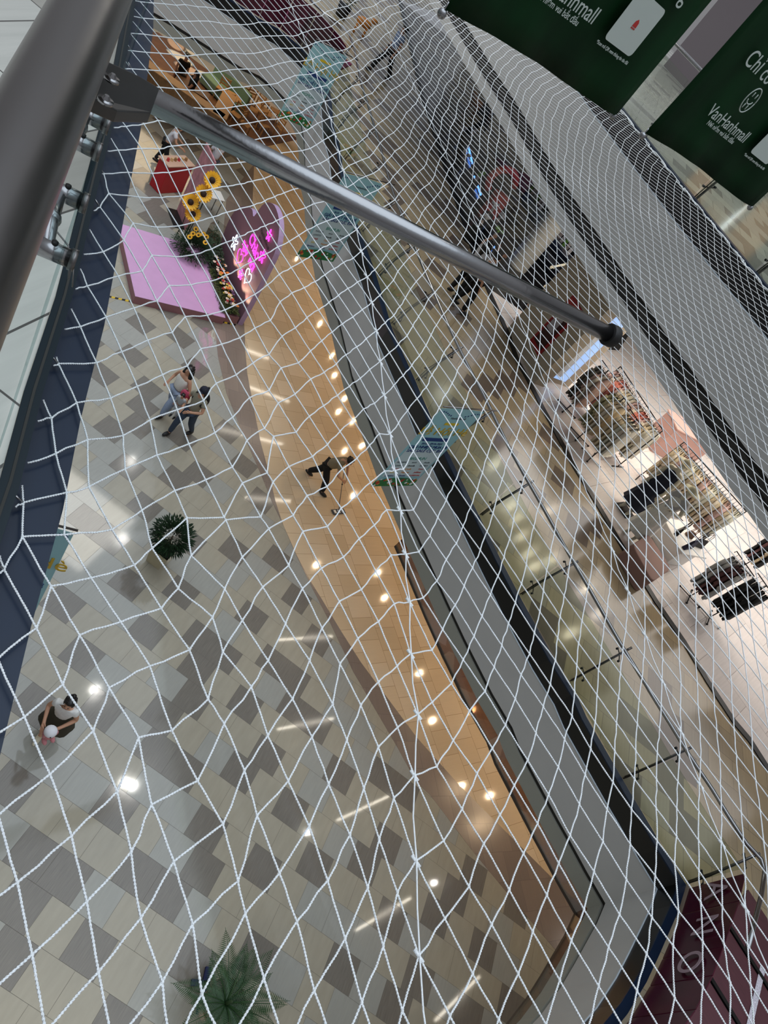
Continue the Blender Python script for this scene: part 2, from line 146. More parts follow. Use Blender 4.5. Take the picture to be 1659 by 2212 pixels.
M['smoke']=glassmat('smoke_curtain_glass',(.5,.38,.30),.04)
M['shopglass']=glassmat('shopfront_glass',(.82,.84,.87),.02)
M['tealglass']=mat('dark_teal_glass_edge',(12,28,36),.3,spec=.25)
M['rope']=mat('white_braided_rope',(246,249,251),.7,bump=.5,bscale=420)
M['wall']=mat('beige_wall_paint',(178,166,146),.6)
M['dwall']=mat('charcoal_wall',(38,38,40),.35)
M['dark']=mat('near_black',(16,16,17),.45)
M['white']=mat('white_matt',(232,230,226),.5)
M['blackmetal']=mat('black_powder_coated_metal',(14,14,15),.4,.3)
def obj(name,me,m,parent=None,smooth=False):
    o=bpy.data.objects.new(name,me); COL.objects.link(o)
    if m is not None:
        for q in (m if isinstance(m,(list,tuple)) else [m]): me.materials.append(q)
    if parent is not None: o.parent=parent
    if smooth:
        for p in me.polygons: p.use_smooth=True
    return o
def tag(o,label=None,cat=None,group=None,kind=None):
    if label: o['label']=label
    if cat: o['category']=cat
    if group: o['group']=group
    if kind: o['kind']=kind
    return o
def thing(name,label,cat,loc=(0,0,0),rz=0,group=None):
    o=bpy.data.objects.new(name,None); o.location=loc; o.rotation_euler=(0,0,rz); o.empty_display_size=.1; COL.objects.link(o)
    return tag(o,label,cat,group)
class MB:
    def __init__(s): s.v=[]; s.f=[]; s.m=[]
    def add(s,vs,fs,mi=0):
        b=len(s.v); s.v+= [tuple(v) for v in vs]; s.f+=[tuple(i+b for i in f) for f in fs]; s.m+=[mi]*len(fs)
    def box(s,c,d,rz=0,mi=0,rot=None):
        R=rot if rot is not None else Matrix.Rotation(rz,3,'Z'); c=Vector(c)
        vs=[c+R@Vector((x*d[0]/2,y*d[1]/2,z*d[2]/2)) for x in(-1,1) for y in(-1,1) for z in(-1,1)]
        s.add(vs,[(0,1,3,2),(4,6,7,5),(0,4,5,1),(2,3,7,6),(0,2,6,4),(1,5,7,3)],mi); return s
    def tube(s,pts,r,n=10,mi=0,caps=True):
        pts=[Vector(p) for p in pts]; rs=r if isinstance(r,(list,tuple)) else [r]*len(pts)
        rings=[]; up=None
        for i,p in enumerate(pts):
            t=(pts[min(i+1,len(pts)-1)]-pts[max(i-1,0)]).normalized()
            if up is None:
                up=Vector((0,0,1)) if abs(t.z)<.9 else Vector((1,0,0))
            a=t.cross(up).normalized(); b2=a.cross(t).normalized(); up=b2
            rings.append([p+(a*math.cos(2*PI*k/n)+b2*math.sin(2*PI*k/n))*rs[i] for k in range(n)])
        vs=[v for R in rings for v in R]; fs=[]
        for i in range(len(pts)-1):
            for k in range(n): fs.append((i*n+k,i*n+(k+1)%n,(i+1)*n+(k+1)%n,(i+1)*n+k))
        if caps: fs.append(tuple(range(n))[::-1]); fs.append(tuple((len(pts)-1)*n+k for k in range(n)))
        s.add(vs,fs,mi); return s
    def prism(s,poly,z0,z1,mi=0):
        n=len(poly); vs=[(x,y,z0) for x,y in poly]+[(x,y,z1) for x,y in poly]
        fs=[tuple(range(n))[::-1],tuple(range(n,2*n))]+[(i,(i+1)%n,n+(i+1)%n,n+i) for i in range(n)]
        s.add(vs,fs,mi); return s
    def sphere(s,c,r,n=10,m=6,mi=0,R=None):
        c=Vector(c); r=r if isinstance(r,(tuple,list)) else (r,r,r); vs=[];fs=[]
        for i in range(m+1):
            th=PI*i/m
            for k in range(n):
                ph=2*PI*k/n; q=Vector((r[0]*math.sin(th)*math.cos(ph),r[1]*math.sin(th)*math.sin(ph),r[2]*math.cos(th)))
                if R is not None: q=R@q
                vs.append(c+q)
        for i in range(m):
            for k in range(n): fs.append((i*n+k,(i+1)*n+k,(i+1)*n+(k+1)%n,i*n+(k+1)%n))
        s.add(vs,fs,mi); return s
    def build(s,name,m,parent=None,smooth=False,sub=0,bevel=0):
        me=bpy.data.meshes.new(name); me.from_pydata(s.v,[],s.f)
        o=obj(name,me,m,parent,smooth)
        for i,p in enumerate(me.polygons): p.material_index=s.m[i]
        me.update()
        if bevel:
            b=o.modifiers.new('b','BEVEL'); b.width=bevel; b.segments=2; b.limit_method='ANGLE'
        if sub:
            b=o.modifiers.new('s','SUBSURF'); b.levels=sub; b.render_levels=sub
        return o
def offset(P,d):
    out=[]; n=len(P)
    for i in range(n):
        a=Vector(P[max(i-1,0)]); b=Vector(P[i]); c=Vector(P[min(i+1,n-1)])
        t1=(b-a).normalized() if (b-a).length>1e-6 else (c-b).normalized(); t2=(c-b).normalized() if (c-b).length>1e-6 else t1
        n1=Vector((t1.y,-t1.x)); n2=Vector((t2.y,-t2.x)); nn=(n1+n2).normalized(); k=1/max(.35,nn.dot(n1))
        out.append((b.x+nn.x*d*k,b.y+nn.y*d*k))
    return out
def band(P,z0,z1,mb=None,thick=.02):   # vertical strip with thickness, behind the curve
    mb=mb or MB(); Q=offset(P,-thick); n=len(P)
    vs=[(x,y,z0) for x,y in P]+[(x,y,z1) for x,y in P]+[(x,y,z0) for x,y in Q]+[(x,y,z1) for x,y in Q]; fs=[]
    for i in range(n-1):
        fs+=[(i,n+i,n+i+1,i+1),(2*n+i,2*n+i+1,3*n+i+1,3*n+i),(n+i,3*n+i,3*n+i+1,n+i+1),(i,i+1,2*n+i+1,2*n+i)]
    fs+=[(0,2*n,3*n,n),(n-1,2*n-1,4*n-1,3*n-1)]
    mb.add(vs,fs); return mb
def strip(P,Q,z,mb=None,dz=.02):
    mb=mb or MB(); n=len(P); vs=[(x,y,z) for x,y in P]+[(x,y,z) for x,y in Q]+[(x,y,z-dz) for x,y in P]+[(x,y,z-dz) for x,y in Q]
    fs=[]
    for i in range(n-1): fs+=[(i,i+1,n+i+1,n+i),(2*n+i,3*n+i,3*n+i+1,2*n+i+1),(i,2*n+i,2*n+i+1,i+1),(n+i,n+i+1,3*n+i+1,3*n+i)]
    mb.add(vs,fs); return mb
def smoothpath(P,k=4):
    out=[]; n=len(P)
    for i in range(n-1):
        p0=Vector(P[max(i-1,0)]);p1=Vector(P[i]);p2=Vector(P[i+1]);p3=Vector(P[min(i+2,n-1)])
        for j in range(k):
            t=j/k; out.append(tuple(.5*((2*p1)+(p2-p0)*t+(2*p0-5*p1+4*p2-p3)*t*t+(3*p1-p0-3*p2+p3)*t*t*t)))
    out.append(tuple(P[-1])); return out
def st(name,mb,m,bevel=0): return tag(mb.build(name,m,None,bevel=bevel),kind='structure')
# ---------------------------------------------------------------- ground floor
PX,PY=.6075,.6024
mb=MB(); darkset=set(map(tuple,DARK)); rr=random.Random(3)
RMX={r for r,c in DARK}
for r in range(-6,70):
    for c in range(-45,36):
        off=.62 if r%2==0 else .11
        x0=(c+off)*PX; y0=(r+.54)*PY
        if x0+.5*y0<-16 and y0<8: continue
        h=rr.random()
        if (r,c) in darkset: mi=2
        elif (r>26 or y0<1) and h>.72: mi=2
        else: mi=0 if h<.36 else 1
        g=.0022; z=0
        mb.add([(x0+g,y0+g,z),(x0+PX-g,y0+g,z),(x0+PX-g,y0+PY-g,z),(x0+g,y0+PY-g,z)],[(0,1,2,3)],mi)
st('floor',mb,[M['tg'],M['tb'],M['td']])
st('floor',MB().prism([(-30,-5),(24,-5),(24,45),(-30,45)],-.3,-.002),M['grout'])
bl2=BAND2L; br2=BAND2R
beige=[p for p in BAND1R]+[p for p in BAND2R[1:]]+[(22,12),(22,44),(-14,44),(-13,33),(-10.4,27.6)]
st('floor',MB().prism(beige,-.001,.002),M['beige'])
b1=BAND1L+BAND1R[::-1]
st('floor',MB().prism(b1,-.001,.004),M['bandm'])
b2=BAND2L+BAND2R[::-1]
st('floor',MB().prism(b2,-.001,.004),M['bandm'])
# ---------------------------------------------------------------- far side, first floor edge
C=C1+C1R[1:]
st('trim_1',band(offset(C,.13),5.53,5.555,thick=.13),M['navy'])
st('trim_2',band(offset(C,.11),5.15,5.53,thick=.05),M['black'])
st('trim_3',band(offset(C,.125),5.135,5.15,thick=.05),M['edge'])
st('wall_far',band(offset(C,.12),4.12,5.135,thick=.05),M['fascia'])
st('trim_4',band(offset(C,.07),4.02,4.12,thick=.05),M['gap'])
st('trim_5',band(offset(C,.11),3.72,4.02,thick=.05),M['fasciaw'])
CS=[p for p in offset(C,.07) if p[1]<11.2]
st('window_1',band(CS,3.42,3.72,thick=.012),M['smoke'])
st('trim_6',band(CS,3.36,3.42,thick=.03),M['bronze'])
FL=C+[(12,-3),(19,-3),(19,30),(8,44),(-20,44),(-20,24)]
st('floor',MB().prism(FL,5.2,5.545),M['tile1'])
TH2=TH
SH=TH+[(18.5,8),(18.5,30),(8,43.5),(-9.5,43.5)]
st('floor',MB().prism(SH,5.5,5.552),M['marble'])
st('trim_7',strip(offset(TH,.07),offset(TH,-.09),5.565),M['dark'])
# far side, second floor edge
C2s=smoothpath(C2,3)
st('trim_8',band(offset(C2s,.02),11.05,11.085,thick=.13),M['navy'])
st('trim_9',band(C2s,10.7,11.06,thick=.05),M['black'])
st('trim_10',band(offset(C2s,.012),10.685,10.7,thick=.05),M['edge'])
st('wall_back',band(offset(C2s,.01),9.66,10.685,thick=.05),M['fascia'])
st('trim_11',band(offset(C2s,-.04),9.60,9.66,thick=.05),M['gap'])
st('trim_12',band(offset(C2s,-.01),9.43,9.60,thick=.04),M['gap'])
st('trim_13',band(offset(C2s,-.0),9.40,9.47,thick=.05),M['black'])
st('wall_back',band(offset(C2s,0),9.18,9.40,thick=.04),M['fascia'])
st('floor',MB().prism(offset(C2s,-.08)+[(19,6),(19,30),(8,44),(-9,44)],10.7,11.075),M['tile2'])
# shop back wall on the first floor and a partition
TB=offset(TH,-7.5)[3:]
st('wall_right',band(TB,5.55,9.9,thick=.1),M['white'])
# ---------------------------------------------------------------- near side edges
NO=[(a[0],a[1]) for a in NEARO]          # travels away from camera, void on the right
for z0,nm in ((11.08,'near'),(5.55,'left')):
    st('trim_14',strip(NO,offset(NO,-.112),z0-.05,dz=.03),M['navy'])
    st('trim_15',band(NO,z0-.4,z0-.08,thick=.04),M['black'])
    st('wall_'+nm,band(offset(NO,.005),z0-1.4,z0-.4,thick=.04),M['fascia'])
CH=offset(NO,-.135)
st('trim_16',strip(offset(NO,-.112),offset(NO,-.132),11.085),M['tealglass'])
st('trim_17',strip(offset(NO,-.136),offset(NO,-.156),11.085),M['tealglass'])
st('trim_18',band(offset(NO,-.130),11.05,11.088,thick=.007),M['gap'])
for z0,m_ in ((11.08,'own'),(5.55,'tile1')):
    st('floor',MB().prism(offset(NO,-.157)+[(-12,9),(-12,-5),(1.4,-5)],z0-.35,z0),M[m_])
# ---------------------------------------------------------------- near balustrade
LN=lambda n,y:((n-.491*y)/.871,y)
RL=[LN(-.06,y) for y in (-1.6,-1,-.4,.2,.6,1,1.6,2.4,3.4,4.6,6,8)]
t=thing('glass_balustrade','near balustrade with thick brushed steel handrail running up the left edge','balustrade',(RL[3][0],RL[3][1],11.08)); nearbal=t
def loc(t,pts): return [Vector(p)-t.location for p in pts]
sm=RL
MB().tube(loc(t,[(x,y,12.2) for x,y in sm]),.04,40).build('rail',M['satin'],t,True)
for i in (1,9):
    p=RL[i]; MB().tube(loc(t,[(p[0],p[1],11.08),(p[0],p[1],12.17)]),.02,14).build('post',M['steel'],t,True)
# spider clamps
def cyl(mb,a,b,r,n=20): return mb.tube([a,b],r,n)
for k,(a,b,c) in enumerate(FIT):
    z=11.72; a=Vector((a[0],a[1],z)); b=Vector((b[0],b[1],z)); c=Vector((c[0],c[1],z-.01))
    t=nearbal
    n=Vector((.871,.491,0)); L=lambda *P:[p-t.location for p in P]
    mid=(a+b)/2-n*.045; arm_=MB().tube(L(a-n*.04,mid,b-n*.04),[.011,.015,.011],16).sphere(mid-t.location,.019,14,8).build('glass_clamp',M['steel'],t,True); t0=t; 
    for q in (a,b):
        MB().tube([q-n*.055-t.location,q-t.location],.0175,24).build('cup',M['steel'],arm_,True); MB().tube([q-t.location,q+n*.012-t.location],.021,24).build('washer',M['satin'],arm_,True)
        MB().tube([q-n*.03+Vector((0,0,.012))-t.location,q-n*.03+Vector((0,0,.022))-t.location],.006,10).build('screw',M['darksteel'],arm_,True)
    MB().tube(L(mid,mid-n*.06+Vector((0,0,-.01))),.017,20).build('stem',M['steel'],arm_,True)
# glass pane of the near balustrade
far=[LN(-.004,y) for y in (.94,2,3,5,7)]
def child(o,t): o.parent=t; o.location=-t.location; return o
child(band(far,11.10,12.0,thick=.004).build('glass_panel',M['glassn']),nearbal)
# thin cable ties around the clamps
mb=MB()
for k,(dx,z) in enumerate(((0,11.5),(.02,11.46),(.05,11.42))):
    a=Vector(FIT[1][0]+(z,))+Vector((.1,-.16+dx,0)); mb.tube([a+Vector((-.14,-.02,.05)),a+Vector((-.05,.0,.015)),a,a+Vector((.03,-.03,-.03))],.0022,6)
tag(mb.build('tie_wire',M['satin'],None,True),'grey steel tie wires strung between the two glass clamps','wire')
# bracket + cantilevered rod
t=thing('flag_rod','horizontal stainless steel rod bolted to the handrail and reaching over the atrium','pole',(*ROD[0],12.0))
a=Vector((*ROD[0],12.0)); b=Vector((*ROD[1],12.0)); d=(b-a).normalized()
MB().tube([a-a,b-a],.0215,40).build('rod',M['steel'],t,True)
MB().tube([b-a-d*.012,b-a+d*.016],.030,32).build('end_cap',M['darksteel'],t,True,bevel=.003)
vs=[Vector(p)-a for p in PLATE]; nn=len(vs); mb=MB(); mb.add([v+Vector((0,0,.006)) for v in vs]+[v-Vector((0,0,.012)) for v in vs],[tuple(range(nn)),tuple(range(nn,2*nn))[::-1]]+[(i,nn+i,nn+(i+1)%nn,(i+1)%nn) for i in range(nn)])
mb.build('bracket_plate',M['darksteel'],t,bevel=.002)
for s in SCREW:
    c=Vector((*s,12.151))-a; h=MB().tube([c,c+Vector((0,0,.004))],.0095,24).build('screw',M['steel'],t,True)
    MB().tube([c+Vector((0,0,.004)),c+Vector((0,0,.009))],[.0055,.003],6).build('screw_head',M['steel'],h)
# ---------------------------------------------------------------- safety net
NC=np.array([[-0.27663,0.81609],[4.18364,-2.79322],[-0.55849,-0.00609],[1.03373,0.61537],[-0.96192,-0.07895],[0.81772,4.37466],[0.13675,0.25722],[0.7358,-0.75763],[0.02136,-0.24167],[-0.70491,0.04283],[-0.57538,0.93355],[0.27229,1.11778],[-0.34582,0.016],[0.20134,-0.03739],[0.18632,0.06701]])
def nb(k,r):
    k=np.asarray(k,float)/40;r=np.asarray(r,float)/40; return np.array([k**i*r**j for i in range(5) for j in range(5-i)]).T
X_=np.array([(a[2],a[3]) for a in NET]); Pn=np.array([(a[0],a[1]) for a in NET],float)
res=X_-nb(Pn[:,0],Pn[:,1])@NC
K=np.sqrt(((Pn[:,None,:]-Pn[None])**2).sum(-1)); K=np.exp(-K/4.0)
Wt=np.linalg.solve(K+1e-4*np.eye(len(K)),res)
rn=random.Random(11)
ph=[rn.uniform(0,6.28) for _ in range(8)]
known={(a[0],a[1]):(a[2],a[3]) for a in NET}
def node(k,r):
    if (k,r) in known: return known[(k,r)]
    q=np.exp(-np.sqrt(((Pn-np.array([k,r]))**2).sum(-1))/4.0)
    far_=1-min(1,q.max())
    p=nb(k,r)@NC+q@Wt
    jx=.009*math.sin(.9*k+.31*r+ph[0])+.011*math.sin(.23*k-.5*r+ph[1])+rn.uniform(-.005,.005)
    jy=.008*math.sin(.8*r+.2*k+ph[2])+.014*math.sin(.17*k+.31*r+ph[3])+rn.uniform(-.003,.003)
    return (p[0]+jx*far_,p[1]+jy*far_)
def side(P,x,y):    # signed distance to polyline, + on the right (void) side
    best=1e9;s=0
    for i in range(len(P)-1):
        ax,ay=P[i];bx,by=P[i+1];dx,dy=bx-ax,by-ay;L2=dx*dx+dy*dy;t=max(0,min(1,((x-ax)*dx+(y-ay)*dy)/L2))
        ex,ey=x-ax-t*dx,y-ay-t*dy;dd=ex*ex+ey*ey
        if dd<best: best=dd;s=(ex*dy-ey*dx)/math.sqrt(L2)
    return math.copysign(math.sqrt(best),s)
NL=offset(NO,-.105)
def inside(p): return side(NL,*p)>0 and side(C2s,*p)>-.02 and p[1]<21.5 and p[1]>-2.2 and p[0]<8.5
nodes={}
def jac(k,r):
    d1=(nb(k+.5,r)-nb(k-.5,r))@NC; d2=(nb(k,r+.5)-nb(k,r-.5))@NC; return d2[0]*d1[1]-d2[1]*d1[0]
stack=[(0,0)]; seen={(0,0)}
while stack:
    k,r=stack.pop(); p=node(k,r)
    ok=side(NL,*p)>0 and side(C2s,*p)>-.02 and -2.2<p[1]<16 and -9<p[0]<8.5 and abs(k)<130 and abs(r)<70 and jac(k,r)>.0025
    nodes[(k,r)]=(p,ok)
    if ok:
        for q in ((k+1,r),(k-1,r),(k,r+1),(k,r-1)):
            if q not in seen: seen.add(q); stack.append(q)
def zz(p):
    return 11.05
mb=MB()
def strand(p,q,r=.0026,n=5):
    mb.tube([p,q],r,n,caps=False)
def clip(p,q):   # q outside: walk to the border
    a=0;b_=1
    for _ in range(7):
        m_=(a+b_)/2; x=p[0]+(q[0]-p[0])*m_; y=p[1]+(q[1]-p[1])*m_
        if side(NL,x,y)>0 and side(C2s,x,y)>-.02: a=m_
        else: b_=m_
    return (p[0]+(q[0]-p[0])*a,p[1]+(q[1]-p[1])*a)
Z3=lambda p:(p[0],p[1],zz(p))
for (k,r),(p,ok) in nodes.items():
    for dk,dr in ((1,0),(0,1)):
        e=nodes.get((k+dk,r+dr))
        if e is None: continue
        q,ok2=e
        if not(ok or ok2): continue
        P,Qe=p,q
        if ok and not ok2: Qe=clip(p,q)
        if ok2 and not ok: P=clip(q,p)
        L=math.hypot(P[0]-Qe[0],P[1]-Qe[1])
        if L<.003: continue
        near=(P[1]<3.2)
        if near:
            mid=[(P[0]*(1-u)+Qe[0]*u,P[1]*(1-u)+Qe[1]*u) for u in (0,.33,.66,1)]
            j=.003 if dr==0 else .0015
            pts=[Z3(mid[0])]+[(x+rn.uniform(-j,j),y+rn.uniform(-j,j),zz((x,y))) for x,y in mid[1:3]]+[Z3(mid[3])]
            if P[1]<2.6:
                tot=L; ax=Vector((Qe[0]-P[0],Qe[1]-P[1],0)).normalized(); sd_=Vector((-ax.y,ax.x,0)); NT=max(6,int(L/.0028))
                for phs in (0,PI):
                    hx=[]
                    for i_ in range(NT+1):
                        u=i_/NT; f=u*3; s_=min(2,int(f)); c_=Vector(pts[s_]).lerp(Vector(pts[s_+1]),f-s_); a_=2*PI*u*L/.0135+phs
                        hx.append(c_+sd_*(.00135*math.cos(a_))+Vector((0,0,.00135*math.sin(a_))))
                    mb.tube(hx,.0017,4,caps=False)
            else: mb.tube(pts,.0026,6,caps=False)
        else: strand(Z3(P),Z3(Qe),.0026 if P[1]<6 else .0030)
    if ok and p[1]<5: mb.sphere(Z3(p),.0042,6,4)
net=thing('safety_net','white rope safety net stretched across the whole atrium opening','safety net',(0,0,11.05))
o=mb.build('mesh',M['rope'],net,True); o.location=(0,0,-11.05)
# seam cord tying the panels, and the gathered far border
def seam(ids,r,name):
    b=MB(); pts=[Vector(Z3(node(*i))) for i in ids]; P=[]
    for a,c in zip(pts[:-1],pts[1:]): P+= [a+Vector((0,0,.004)),(a+c)/2+Vector((rn.uniform(-.004,.004),0,-.004))]
    b.tube(P+[pts[-1]],r,6)
    for p in pts:
        d=Vector((.016,-.006,0)); b.tube([p-d,p+d],.0045,6)
    o=b.build(name,M['rope'],net,True); o.location=(0,0,-11.05)
seam([(k,17-k) for k in range(5,44)],.0024,'seam_cord')
seam([(k,37-k) for k in range(15,62)],.0022,'seam_cord')
b=MB()
for q in range(3):
    P=[]; cc=[p for p in smoothpath(offset(C2s,.03),4) if p[1]<16.5]
    for i,p in enumerate(cc): P.append((p[0]+.02*math.sin(i*1.7+q*2),p[1]+.02*math.cos(i*1.3+q*2),11.06+.012*math.sin(i*.9+q)))
    b.tube(P,.007,6)
o=b.build('border_rope',M['rope'],net,True); o.location=(0,0,-11.05)
b=MB()
for i,((k,r),(p,ok)) in enumerate(nodes.items()):
    if ok and 0<side(NL,*p)<.03 and p[1]<5: b.tube([(p[0],p[1],11.05),(p[0]-.02,p[1]-.012,11.07)],.003,6)
o=b.build('hook',M['steel'],net,True); o.location=(0,0,-11.05); o['label']='small steel hooks'
# ---------------------------------------------------------------- first-floor balustrade (far side)
def resample(P,step,start=0):
    out=[];acc=-start
    for a,c in zip(P[:-1],P[1:]):
        a=Vector(a);c=Vector(c);L=(c-a).length
        while acc<=L:
            if acc>=0: out.append(tuple(a+(c-a)*(acc/L)))
            acc+=step
        acc-=L
    return out
corner=len(C1)-1
mainC=C[3:corner+1]
rt=thing('glass_balustrade','long curved first-floor balustrade across the atrium, glass panels under a steel handrail','balustrade',(RAIL[10][0],RAIL[10][1],5.55))
MB().tube(loc(rt,[(x,y,6.65) for x,y in smoothpath(RAIL,3)]),.03,16).build('rail',M['steel'],rt,True)
rev=smoothpath(mainC,3)[::-1]
PTS=resample(rev,1.62)
inn=Vector((0,0))
def post_at(p,q,par,z=5.55):
    d=(Vector(q)-Vector(p)).normalized(); n=Vector((-d.y,d.x))   # towards the walkway
    if n.dot(Vector((1,1)))<0: n=-n
    O=Vector((p[0]+n.x*.04,p[1]+n.y*.04,z))-par.location
    N3=Vector((n.x,n.y,0)); D3=Vector((d.x,d.y,0))
    u=MB().tube([O+N3*.06,O+N3*.16+Vector((0,0,.5)),O+N3*.4+Vector((0,0,1.06))],.02,10).build('post',M['satin'],par,True)
    MB().tube([O+N3*.0,O+N3*.05+Vector((0,0,.35)),O+N3*.34+Vector((0,0,1.03))],.008,8).build('tension_rod',M['blackmetal'],u,True)
    for zf in (.22,.86):
        c=O+N3*(.07+.28*zf)+Vector((0,0,zf)); b=MB()
        for s in (-1,1):
            e=c+D3*.085*s-N3*.03+Vector((0,0,.05*s)); b.tube([c,e],.008,8); b.tube([e,e-N3*.04],.018,10)
        b.build('clamp',M['blackmetal'],u,True)
nP=len(PTS)
words=['nearest','second','third','fourth','fifth','sixth','seventh','eighth','ninth','tenth','eleventh','twelfth','thirteenth','fourteenth','fifteenth','sixteenth','seventeenth','eighteenth','nineteenth','twentieth','twenty-first','twenty-second','twenty-third','last']
for i in range(nP-1):
    post_at(PTS[i],PTS[i+1],rt)
    a=Vector(PTS[i]);c=Vector(PTS[i+1]);d=(c-a).normalized()*.012
    child(band([tuple(c-d),tuple(a+d)],5.56,6.5,thick=.012).build('glass_panel',M['glass']),rt)

# ---------------------------------------------------------------- light-blue event banners
M['bblue']=mat('pale_blue_banner',(150,196,204),.6)
M['bpale']=mat('banner_pale',(196,212,216),.6)
M['gold']=mat('gold_print',(196,160,40),.5)
M['navyp']=mat('navy_print',(28,58,120),.6)
M['green']=mat('green_print',(40,120,62),.6)
M['redp']=mat('red_print',(190,48,44),.6)
M['orange']=mat('orange_print',(214,140,50),.6)
M['greyp']=mat('grey_print',(80,92,98),.6)
M['yel']=mat('yellow_print',(222,190,40),.5)
M['teal']=mat('teal_print',(50,140,120),.6)
def text(s,size,m,parent,loc,R,ext=.0015,al='CENTER',name='lettering',bevel=0):
    c=bpy.data.curves.new(name,'FONT'); c.body=s; c.size=size; c.extrude=ext; c.align_x=al; c.align_y='CENTER'; c.bevel_depth=bevel
    o=bpy.data.objects.new(name,c); COL.objects.link(o); c.materials.append(m); o.parent=parent
    o.matrix_local=Matrix.Translation(loc)@R.to_4x4(); return o
def frame(dx,dz=Vector((0,0,1))):      # columns: x along dx, y up, z normal
    dx=dx.normalized(); nz=dx.cross(dz).normalized(); return Matrix((dx,dz,nz)).transposed()
def poly2(mb,pts,R,o,off=0,mi=0,th=.002):
    n=len(pts); vs=[o+R@Vector((x,y,off)) for x,y in pts]+[o+R@Vector((x,y,off-th)) for x,y in pts]
    mb.add(vs,[tuple(range(n)),tuple(range(n,2*n))[::-1]]+[(i,n+i,n+(i+1)%n,(i+1)%n) for i in range(n)],mi)
def event_banner(A,B,zt,zb,label,rodlen=.35):
    A=Vector((*A,0));B=Vector((*B,0)); Wd=(B-A).length; H=zt-zb
    t=thing('event_banner',label,'banner',(B.x,B.y,zt),0,'pale blue festival banners')
    R=frame(B-A); o=Vector((A.x-B.x,A.y-B.y,-H))   # lower-left origin
    r=.12*Wd*2; top=[(Wd*(.5+.5*math.cos(a)),H-.22+.16*math.sin(a)) for a in [PI*k/12 for k in range(13)]]
    mb=MB(); poly2(mb,[(0,0),(Wd,0)]+[(Wd,H-.03),(Wd*.5,H),(0,H-.03)],R,o,0,0,.004)
    mb.build('cloth',M['bblue'],t)
    mb=MB(); poly2(mb,[(.05,.30),(Wd-.05,.30),(Wd-.05,H*.5),(.05,H*.5)],R,o,.004); mb.build('sponsor_panel',M['bpale'],t)
    mb=MB(); pts=[(0,0),(Wd,0),(Wd,.16)]+[(Wd*(1-k/10),.17+.09*math.sin(PI*k/10)) for k in range(11)]+[(0,.16)]; poly2(mb,pts,R,o,.006); mb.build('grass_print',M['green'],t)
    rb=random.Random(5)
    for mm,n in ((M['redp'],9),(M['orange'],8),(M['white'],9)):
        mb=MB()
        for _ in range(n):
            cx=rb.uniform(.05,Wd-.05);cy=rb.uniform(.03,.22); s=rb.uniform(.02,.045)
            poly2(mb,[(cx+s*math.cos(a),cy+s*math.sin(a)) for a in [2*PI*k/8 for k in range(8)]],R,o,.009)
        mb.build('flower_print',mm,t)
    mb=MB()
    for k in range(9):
        for side_ in (0,1):
            cx=(.05+k*.06) if side_==0 else Wd-.05-k*.06
            if .35*Wd<cx<.65*Wd: continue
            cy=H-.10+.02*math.sin(k)-.012*abs(k); s=.02; poly2(mb,[(cx-s,cy),(cx,cy-s),(cx+s,cy),(cx,cy+s)],R,o,.006)
    mb.build('pennant_print',M['navyp'],t)
    P=lambda x,y: o+R@Vector((x,y,.007))
    text('VanHanhmall',.07,M['greyp'],t,P(Wd*.55,H-.24),R)
    mb=MB(); poly2(mb,[(Wd*.36,H-.42),(Wd*.68,H-.42),(Wd*.68,H-.36),(Wd*.36,H-.36)],R,o,.006); mb.build('label_print',M['yel'],t)
    text('Lễ Hội Hè',.27,M['gold'],t,P(Wd*.52,H-.60),R,.004)
    mb=MB(); poly2(mb,[(Wd*.2,H-.86),(Wd*.78,H-.86),(Wd*.8,H-.77),(Wd*.18,H-.77)],R,o,.006); mb.build('label_print',M['navyp'],t)
    text('30.05 - 09.06.2025',.07,M['navyp'],t,P(Wd*.5,H-.93),R)
    text('GIẢI NHIỆT MÙA HÈ\nSĂN SALE CỰC ĐÃ!',.105,M['navyp'],t,P(Wd*.5,H-1.08),R,.003)
    text('BIGMUN',.11,M['teal'],t,P(Wd*.5,H-1.36),R)
    rows=[('FUCSIMI',M['greyp']),('ecco',M['greyp']),('rhode',M['greyp']),('LOVITO',M['greyp']),('shooda',M['dark']),('PEDRO',M['greyp']),('SUNE',M['redp']),('Canifa',M['orange']),('Yumi',M['redp']),('KFC',M['yel']),('Popeyes',M['orange']),('Jollibee',M['redp']),('Bambino',M['navyp']),('Zatalas',M['navyp']),('SUPERVAL',M['redp']),('Gogi',M['teal']),('HINMI',M['greyp'])]
    for i,(s,mm) in enumerate(rows):
        text(s,.062,mm,t,P(Wd*(.2+.3*(i%3)),H-1.47-.1*(i//3)),R)
    # rod it hangs from, reaching back to the post
    d=(B-A).normalized(); mb=MB(); mb.tube([A-B+Vector((0,0,.015)),d*rodlen+Vector((0,0,.03))],.012,8)
    mb.build('hanging_rod',M['satin'],t,True)
event_banner((.98,9.97),(1.64,10.8),6.9,4.7,'pale blue festival banner hanging over the grey fascia in the middle of the picture')
event_banner((-3.33,14.76),(-2.74,15.72),6.9,4.7,'pale blue festival banner crossed by the steel rod')
event_banner((-6.98,20.3),(-6.3,21.1),6.9,4.7,'pale blue festival banner at the top, below the dark red panels')
event_banner((-2.23,3.42),(-1.33,3.92),6.9,4.7,'pale blue banner mostly hidden behind the near navy ledge, above the potted shrub',.02)
